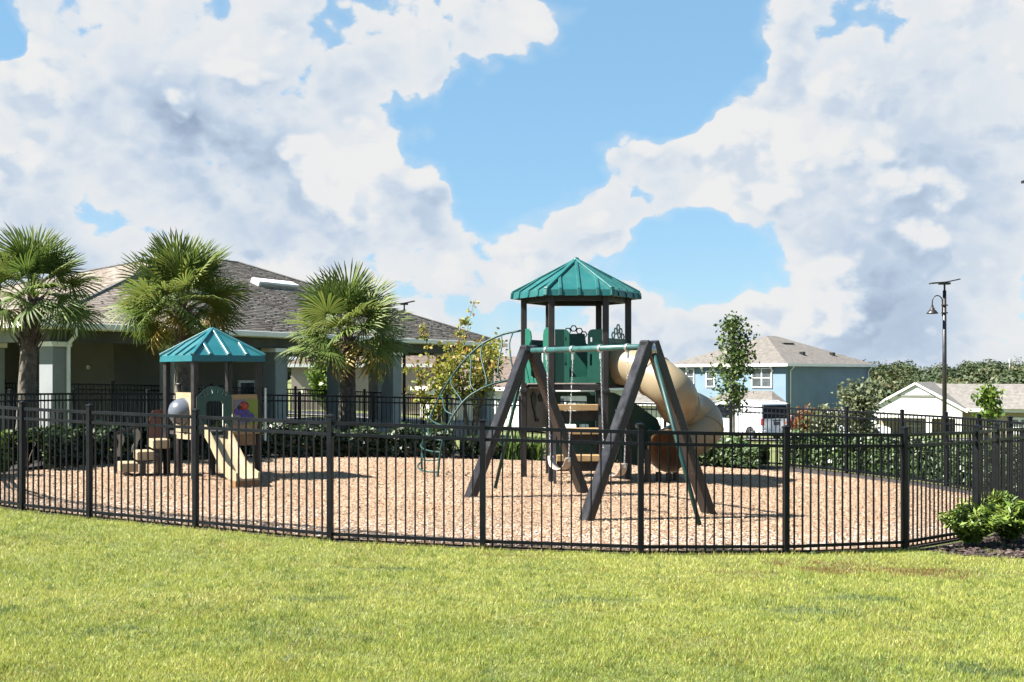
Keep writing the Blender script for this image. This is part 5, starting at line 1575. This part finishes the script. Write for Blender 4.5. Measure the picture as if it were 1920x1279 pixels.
# ================================================================== SMALL PLAYHOUSE
def playhouse():
    cx, cy = -5.42, 21.22
    z0 = Z(cx, cy)
    root = empty('toddler_playhouse', (cx, cy, z0), 0, 'small toddler playhouse with aqua peaked roof, tan slide and ladybird panel', 'playhouse')
    V = lambda x, y, z=0: Vector((x, y, z))
    near, right, back, left = V(-.09, -.85), V(.85, -.09), V(.09, .85), V(-.85, .09)
    EV = 2.255 - z0
    for q in (near, right, back, left):
        mb = MB(); mb.box((0, 0, EV / 2 + .02), (.10, .10, EV + .05), 0, Matrix.Translation(q) @ Matrix.Rotation(R(45 + 6), 4, 'Z')); mb.build('post', M['post_brown'], root, None, .01)
    # extra short posts under the deck
    for q in (near.lerp(right, .55), near.lerp(left, .55), V(0, 0)):
        mb = MB(); mb.box((0, 0, .4), (.09, .09, .8), 0, Matrix.Translation(q) @ Matrix.Rotation(R(51), 4, 'Z')); mb.build('post', M['post_brown'], root, None, .01)
    DZ = .84
    mb = MB(); mb.prism([(q.x * .96, q.y * .96) for q in (near, right, back, left)], .06, M4=Matrix.Translation((0, 0, DZ - .03))); mb.build('deck', M['deckmat'], root)
    # canopy
    k = 1.16; lip = .11; ap = 2.86 - z0 - EV
    low = [V(q.x * k, q.y * k, EV) for q in (near, right, back, left)]; mid = [V(q.x * .985, q.y * .985, EV + lip) for q in low]; apx = V(0, 0, EV + ap)
    inn = [V(q.x * .96, q.y * .96, EV) for q in low]; inm = [V(q.x * .95, q.y * .95, EV + lip - .03) for q in low]; ina = V(0, 0, EV + ap - .09)
    mb = MB(); fs = []
    for i in range(4):
        j = (i + 1) % 4
        fs += [(i, j, 4 + j, 4 + i), (4 + i, 4 + j, 8), (i, 9 + i, 9 + j, j), (9 + i, 13 + i, 13 + j, 9 + j), (13 + i, 17, 13 + j)]
    mb.add(low + mid + [apx] + inn + inm + [ina], fs); can = mb.build('canopy', M['teal2'], root)
    for i in range(4):
        j = (i + 1) % 4; p, q = mid[i], mid[j]; nrm = (q - p).cross(apx - p).normalized(); m_ = p.lerp(q, .5)
        mb = MB(); mb.bar(p + nrm * .01, apx, .075, .05); mb.build('rib', M['teal2'], can, None, .01)
        for f, t in ((.25, .46), (.5, .94), (.75, .46)):
            b = p.lerp(q, f); e = b + (apx - m_) * t
            mb = MB(); mb.bar(b + nrm * .012, e + nrm * .008, .06, .04, up=nrm); mb.build('rib', M['teal2'], can, None, .008)
    fr = lambda off=0.0, z=DZ: face_matrix((near + right) / 2 + ((near + right).normalized()) * off + V(0, 0, z), right - near, (near + right))
    fl = lambda off=0.0, z=DZ: face_matrix((near + left) / 2 + ((near + left).normalized()) * off + V(0, 0, z), near - left, (near + left))
    # green arched slide panel (left part of the front face)
    x0, x1 = -.60, .06; xc = (x0 + x1) / 2
    out = [(x0, -.02), (x1, -.02), (x1, .62), (x1 - .04, .66)] + [(xc + .25 * math.cos(R(t)), .64 + .17 * math.sin(R(t))) for t in range(20, 161, 20)] + [(x0 + .04, .66), (x0, .62)]
    door = [(xc - .16, .02), (xc + .16, .02), (xc + .16, .50), (xc + .12, .55), (xc - .12, .55), (xc - .16, .50)]
    sl = []
    for t in range(25, 156, 26):
        ca, sa = math.cos(R(t)), math.sin(R(t)); c0 = Vector((xc + .225 * ca, .60 + .125 * sa)); 
        sl.append([(c0.x + ca * .035 - sa * .012, c0.y + sa * .035 + ca * .012), (c0.x - ca * .035 - sa * .012, c0.y - sa * .035 + ca * .012), (c0.x - ca * .035 + sa * .012, c0.y - sa * .035 - ca * .012), (c0.x + ca * .035 + sa * .012, c0.y + sa * .035 - ca * .012)])
    mb = MB(); mb.prism(out, .022, [door] + sl, fr(.06), 0, 1); mb.build('arch_panel', [M['dkgreen'], M['edge']], root)
    # ladybird panel (right part)
    lx0, lx1 = .08, .60
    mb = MB(); mb.prism([(lx0, .02), (lx1, .02), (lx1, .66), (lx0, .66)], .03, (), fr(.03), 0, 1); pp = mb.build('picture_panel', [M['woodtan'], M['edge']], root)
    mb = MB(); mb.prism([(lx0 + .03, .12), (.34, .12), (.34, .57), (lx0 + .03, .57)], .01, (), fr(.051), 0); mb.build('panel_inlay', M['lavender'], pp)
    mb = MB(); mb.prism([(.34, .12), (lx1 - .03, .12), (lx1 - .03, .57), (.34, .57)], .01, (), fr(.0515), 0); mb.build('panel_inlay', M['lime'], pp)
    # ladybird: shell, head, spots
    mb = MB(); mb.lathe([(0, .05), (.05, .043), (.085, .02), (.098, 0)], 16, M4=fr(.056) @ Matrix.Translation((.30, .46, 0)) @ Matrix.Scale(.8, 4, (0, 1, 0))); lb = mb.build('ladybird_shell', M['orange'], pp)
    mb = MB(); mb.lathe([(0, .035), (.03, .025), (.042, 0)], 10, M4=fr(.056) @ Matrix.Translation((.205, .425, 0))); mb.build('ladybird_head', M['black'], pp)
    for sx, sy in ((.27, .49), (.33, .50), (.30, .44), (.36, .45), (.25, .44)):
        mb = MB(); mb.lathe([(0, .008), (.014, .006), (.016, 0)], 8, M4=fr(.094) @ Matrix.Translation((sx, sy, 0))); mb.build('ladybird_spot', M['black'], lb)
    for fx, fyy, r in ((.18, .36, .075), (.31, .33, .10), (.44, .27, .06), (.38, .20, .05), (.27, .22, .055), (.49, .21, .045)):
        for t in range(5):
            an = t * 72 + 15
            mb = MB(); e = [(fx + r * .55 * math.cos(R(an)) + r * .42 * math.cos(R(g)), fyy + r * .55 * math.sin(R(an)) + r * .42 * math.sin(R(g))) for g in range(0, 360, 45)]
            mb.prism(e, .014, (), fr(.062 + t * .0012), 0); mb.build('petal', M['violet'], pp)
    mb = MB(); mb.box(((lx0 + lx1) / 2, -.02, .0), (.52, .05, .06), 0, fr(.04)); mb.build('deck_edge', M['woodtan'], root)
    mb = MB(); mb.box(((lx0 + lx1) / 2, -.15, .0), (.50, .20, .03), 0, fr(.0)); mb.build('skirt_board', M['wood'], root)
    mb = MB(); mb.box((.72, .30, .05), (.035, .95, .02), 0, fr(.0)); mb.build('side_fin', M['edge'], root)
    # tan bubble panel on the left face
    mb = MB(); mb.prism([(-.12, .0), (.56, .0), (.56, .70), (-.12, .70)], .03, [arc(.22, .36, .235, 0, 360, 20)[:-1]], fl(.02), 0, 1); mb.build('bubble_panel', [M['tan'], M['tan']], root)
    mb = MB(); mb.lathe([(.25, 0), (.245, .05), (.215, .14), (.16, .21), (.085, .25), (0, .26)], 24, M4=fl(.036) @ Matrix.Translation((.22, .36, 0))); mb.build('bubble_window', M['chrome'], root)
    mb = MB(); mb.box((.22, -.07, 0), (.68, .10, .05), 0, fl(.02)); mb.build('deck_edge', M['tan'], root)
    # stairs to the left, with maroon side panel and fretted rails
    hd = V(-.80, -.35).normalized(); sd = V(hd.y, -hd.x)
    st = left.lerp(near, .10) + V(-.02, -.06)
    for i, zt in enumerate((.62, .42, .22)):
        c = st + hd * (.14 + .27 * i)
        mb = MB(); mb.box((0, 0, zt), (.30, .60, .16), 0, Matrix.Translation(c) @ Matrix.Rotation(math.atan2(hd.y, hd.x), 4, 'Z')); mb.build('stair_tread', M['tan'], root, None, .012)
        mb = MB(); mb.box((0, 0, (zt - .08) / 2), (.06, .5, zt - .08), 0, Matrix.Translation(c + hd * .02) @ Matrix.Rotation(math.atan2(hd.y, hd.x), 4, 'Z')); mb.build('stair_leg', M['post_brown'], root)
    mm = face_matrix(st + sd * -.34 + hd * .12, hd, -sd)
    for s in (-1, 1):
        m4 = face_matrix(st + sd * (s * .33) + hd * .02 + V(0, 0, .0), hd, sd * s)
        mb = MB(); mb.prism([(-.04, .70), (.26, .66), (.27, 1.00), (.20, 1.20), (-.04, 1.22)] if s * 1 > 0 else [(-.04, .70), (.26, .66), (.27, 1.00), (.20, 1.20), (-.04, 1.22)], .03, (), m4, 0, 0); mb.build('stair_side', M['maroon'], root)
        for xx in (.46, .74):
            wav = [(xx + .035 * math.sin(t * 1.3) - .02, .45 + t * .085 - (xx - .46) * .25) for t in range(6)] + [(xx + .075 + .03 * math.sin(t * 1.3 + 1), .45 + t * .085 - (xx - .46) * .25) for t in range(5, -1, -1)]
            mb = MB(); mb.prism(wav, .03, (), m4, 0, 0); mb.build('fretted_baluster', M['greyboard'], root)
        mb = MB(); mb.bar(m4 @ V(.24, .98, 0), m4 @ V(.86, .78, 0), .035, .05); mb.build('stair_rail', M['post_brown'], root)
        mb = MB(); mb.bar(m4 @ V(.84, .02, 0), m4 @ V(.84, .82, 0), .05, .05); mb.build('stair_post', M['post_brown'], root)
    # slide
    top = fr(.05) @ V(xc, .0, 0); hdg = V(.56, -.83).normalized(); sx = V(-hdg.y, hdg.x)
    prof = [(0, .80), (.12, .79), (.35, .66), (.65, .45), (.95, .25), (1.15, .17), (1.38, .15), (1.60, .15)]
    vs = []; fs = []
    base = V(top.x, top.y, 0)
    sec = ((-.205, .19), (-.175, .19), (-.17, 0.0), (.17, 0.0), (.175, .19), (.205, .19), (.20, -.035), (-.20, -.035))
    for i, (s, z) in enumerate(prof):
        wl = 1.0 if i < 6 else 1.0 - (i - 5) * .25
        for u, h in sec:
            hh = h * wl if h > 0 else h
            vs.append(base + hdg * s + sx * u + V(0, 0, z + hh + (.0)))
    m8 = len(sec)
    for i in range(len(prof) - 1):
        for j in range(m8):
            fs.append((i * m8 + j, i * m8 + (j + 1) % m8, (i + 1) * m8 + (j + 1) % m8, (i + 1) * m8 + j))
    fs.append(tuple(range(m8))); fs.append(tuple((len(prof) - 1) * m8 + j for j in range(m8))[::-1])
    mb = MB(); mb.add(vs, fs); sld = mb.build('slide', M['tan'], root)
    bm = bmesh.new(); bm.from_mesh(sld.data); bmesh.ops.recalc_face_normals(bm, faces=bm.faces[:]); bm.to_mesh(sld.data); bm.free()
    c = base + hdg * 1.45
    for u in (-.17, .17):
        mb = MB(); mb.bar(c + sx * u + V(0, 0, -.05), c + sx * u + V(0, 0, .12), .06, .24, up=hdg); mb.build('slide_foot', M['wood'], root)
    mb = MB(); mb.bar(c + sx * -.139 + hdg * .1 + V(0, 0, .03), c + sx * .139 + hdg * .1 + V(0, 0, .03), .04, .16); mb.build('slide_board', M['wood'], root)
    # small mushroom caps on stems above the panels
    for q in (fl(.0) @ V(-.02, .70, 0), fr(.0) @ V(-.52, .66, 0), fr(-.5) @ V(.12, .66, 0)):
        mb = MB(); mb.tube([q, q + V(0, 0, .13)], .018, 8); mb.lathe([(0, .17), (.07, .16), (.085, .135), (.02, .125)], 12, (q.x, q.y, q.z)); mb.build('finial', M['black'], root)


playhouse()


# ================================================================== STREET THINGS
def lamp(x, y, zt, label, arm=-1, rz=0.0):
    z0 = Z(x, y); H = zt - z0
    root = empty('solar_lamp_post', (x, y, z0), rz, label, 'lamp post', 'solar lamp posts')
    mb = MB(); mb.tube([(0, 0, 0), (0, 0, H * .5), (0, 0, H - .28)], [.075, .062, .052], 12); mb.build('pole', M['bronze'], root)
    mb = MB(); mb.lathe([(.16, 0), (.16, .04), (.09, .10), (.078, .3)], 12); mb.build('base', M['bronze'], root)
    mb = MB(); mb.tube([(0, 0, H - .30), (0, 0, H - .06)], .03, 8); mb.build('neck', M['bronze'], root)
    # shallow V of two solar panels
    for s, zz in ((-1, -.03), (1, .09)):
        mb = MB(); mb.bar((0.0, 0, H - .04), (s * .42, 0, H - .04 + zz), .30, .035, up=(0, 0, 1)); mb.build('solar_panel', M['black'], root)
    mb = MB(); mb.box((0, 0, H - .075), (.30, .2, .06)); mb.build('panel_bracket', M['bronze'], root)
    a = arm
    pts = [(a * .065, 0, H - 1.05), (a * .065, 0, H - .62)] + [(a * (.065 + .15 * (1 - math.cos(R(t)))), 0, H - .62 + .19 * math.sin(R(t))) for t in range(20, 181, 20)] + [(a * .365, 0, H - .74)]
    mb = MB(); mb.tube(pts, .017, 8); mb.build('gooseneck', M['bronze'], root)
    mb = MB(); mb.lathe([(0, .02), (.035, .02), (.04, -.05), (.065, -.06), (.07, -.11), (.10, -.13), (.165, -.21), (.17, -.235), (.15, -.235), (.09, -.14), (0, -.12)], 18, (a * .365, 0, H - .74)); sh = mb.build('shade', M['bronze'], root)
    mb = MB(); mb.lathe([(0, -.12), (.05, -.13), (.06, -.18), (.03, -.215), (0, -.22)], 12, (a * .365, 0, H - .74)); mb.build('bulb', M['white'], sh)
    for zz in (H - .72, H - .95):
        mb = MB(); mb.box((0, 0, zz), (.16, .13, .035)); mb.build('band', M['bronze'], root)
    return root


lamp(at_px(1771, 35), 35, 4.83, 'solar lamp post standing in front of the white house', -1)
lamp(7.60, 16.4, 4.80, 'solar lamp post at the right edge, only its panel tip showing', 1)
lamp(at_px(758, 47), 47, 4.95, 'distant solar lamp post rising behind the pavilion roof', 1)

# utility pole far off
x, y = at_px(1893, 170), 170
root = empty('utility_pole', (x, y, Z(x, y)), 0, 'pale utility pole in the far wood', 'utility pole')
mb = MB(); mb.tube([(0, 0, 0), (0, 0, 8.1)], [.16, .11], 8); mb.build('pole', M['pole_pale'], root)
mb = MB(); mb.box((0, 0, 7.0), (2.6, .12, .14)); mb.build('crossarm', M['pole_pale'], root)


def vehicle(name, x, y, rz, label, cat, L=5.1, Wd=1.95, H=1.92, roofm=None, boxy=True, cargo=False):
    """local frame: rear at +x, front at -x"""
    root = empty(name, (x, y, Z(x, y) + .09), rz, label, cat)
    r = L / 2
    belt = H * .56
    if boxy:
        side = [(r - .03, .42), (r, .62), (r - .02, belt), (r - .20, H - .10), (r - .36, H - .015), (0, H), (-r * .34, H - .03), (-r * .50, H - .16), (-r * .74, belt + .05), (-r * .96, belt - .14), (-r, .70), (-r + .03, .40)]
    else:
        side = [(r - .03, .40), (r, .62), (r - .05, belt), (r - .50, H - .10), (r - .8, H - .01), (0, H), (-r * .15, H - .05), (-r * .5, belt + .04), (-r * .95, belt - .18), (-r, .62), (-r + .03, .36)]
    wr = .34
    wx = (r - .95, -r + .95)
    low = []
    for c in sorted(wx):
        low += [(c + (wr + .06) * math.cos(R(t)), .34 + (wr + .06) * math.sin(R(t))) for t in range(180, -1, -20)]
    out = side + [(-r + .1, .26)] + low + [(r - .1, .28)]
    bm_ = MB(); bm_.prism(out, Wd, (), face_matrix((0, 0, 0), (1, 0, 0), (0, -1, 0)))
    # tumblehome: narrow above the belt
    bm_.v = [(v[0], v[1] * (1 - .16 * max(0, (v[2] - belt)) / max(.1, H - belt)), v[2]) for v in bm_.v]
    bm_.build('body', M['carpaint'], root)
    def glass(nm, pts3, off):
        mb = MB(); a, b, c = (Vector(p) for p in pts3[:3]); n = (b - a).cross(c - a).normalized() * off
        k = len(pts3); vs = [Vector(p) + n for p in pts3] + [Vector(p) - n * .5 for p in pts3]
        mb.add(vs, [tuple(range(k)), tuple(range(2 * k - 1, k - 1, -1))] + [(i, k + i, k + (i + 1) % k, (i + 1) % k) for i in range(k)])
        return mb.build(nm, M['tint'], root)
    def hw(z): return Wd / 2 * (1 - .16 * max(0, z - belt) / (H - belt))
    zt, zb = H - .17, belt + .03
    xr_b, xr_t = (r - .03, r - .17) if boxy else (r - .08, r - .45)
    glass('rear_window', [(xr_b, -hw(zb) + .12, zb), (xr_b, hw(zb) - .12, zb), (xr_t, hw(zt) - .12, zt), (xr_t, -hw(zt) + .12, zt)], .02)
    xs = ((r - .45, r - 1.35), (r - 1.45, r - 2.5), (r - 2.6, -r * .42))
    for s in (-1, 1):
        for i, (xa, xb) in enumerate(xs):
            if cargo and i < 2: continue
            t = .3 if (i == 2) else .0; t0 = .12 if i == 0 else 0
            pts = [(xa, s * hw(zb), zb), (xb - t, s * hw(zb), zb), (xb, s * hw(zt), zt), (xa - t0, s * hw(zt), zt)]
            glass('side_window', pts if s < 0 else pts[::-1], .012)
        mb = MB(); mb.box((r - .05, s * (Wd / 2 - .07), belt - .14), (.14, .17, .36)); mb.build('taillight', M['red'], root, None, .02)
        mb = MB(); mb.box((-r * .42, s * (Wd / 2 + .10), belt + .12), (.10, .20, .15)); mb.build('mirror', M['black'], root, None, .02)
        for xw in wx:
            m4 = face_matrix((xw, s * (Wd / 2 - .12), .34), (1, 0, 0), (0, s, 0))
            mb = MB(); mb.lathe([(.2, -.11), (wr - .02, -.11), (wr, -.08), (wr, .08), (wr - .02, .11), (.21, .11)], 20, M4=m4); w = mb.build('wheel', M['tyre'], root)
            mb = MB(); mb.lathe([(.21, .08), (.16, .06), (.05, .09), (0, .09)], 16, M4=m4); mb.build('rim', M['steel'], w)
    mb = MB(); mb.box((r - .0, 0, .46), (.12, Wd - .1, .20)); mb.build('bumper', M['black'] if not boxy else M['carpaint'], root, None, .02)
    mb = MB(); mb.box((r + .015, 0, belt - .22), (.03, .42, .17)); mb.build('number_plate', M['plate'], root)
    mb = MB(); mb.box((r + .01, 0, belt - .06), (.03, .5, .06)); mb.build('tailgate_handle', M['black'], root)
    mb = MB(); mb.box((-r * .74, 0, belt + .1), (.02, .02, .02)); 
    glass('windscreen', [(-r * .74 - .0, hw(belt) - .15, belt + .07), (-r * .74, -hw(belt) + .15, belt + .07), (-r * .51, -hw(zt) + .12, H - .18), (-r * .51, hw(zt) - .12, H - .18)], .02)
    if roofm:
        mb = MB(); mb.box((.1, 0, H + .012), (L * .42, Wd * .76, .03)); mb.build('roof_panel', roofm, root, None, .01)
    for s in (-1, 1):
        mb = MB(); mb.tube([(r - .6, s * Wd * .36, H + .0), (r - .7, s * Wd * .36, H + .06), (-r * .25, s * Wd * .36, H + .06), (-r * .3, s * Wd * .36, H)], .018, 6); mb.build('roof_rail', M['black'] if roofm else M['steel'], root)
    return root


vehicle('parked_van', 12.5, 63.2, R(-62), 'white van parked behind the rear fence, its dark rear window facing the playground', 'van', 5.3, 1.98, 2.02, cargo=True)
vehicle('parked_car', at_px(1578, 60), 60, R(170), 'white car with a black roof half hidden behind the tall hedge', 'car', 4.6, 1.85, 1.55, M['black'], False)
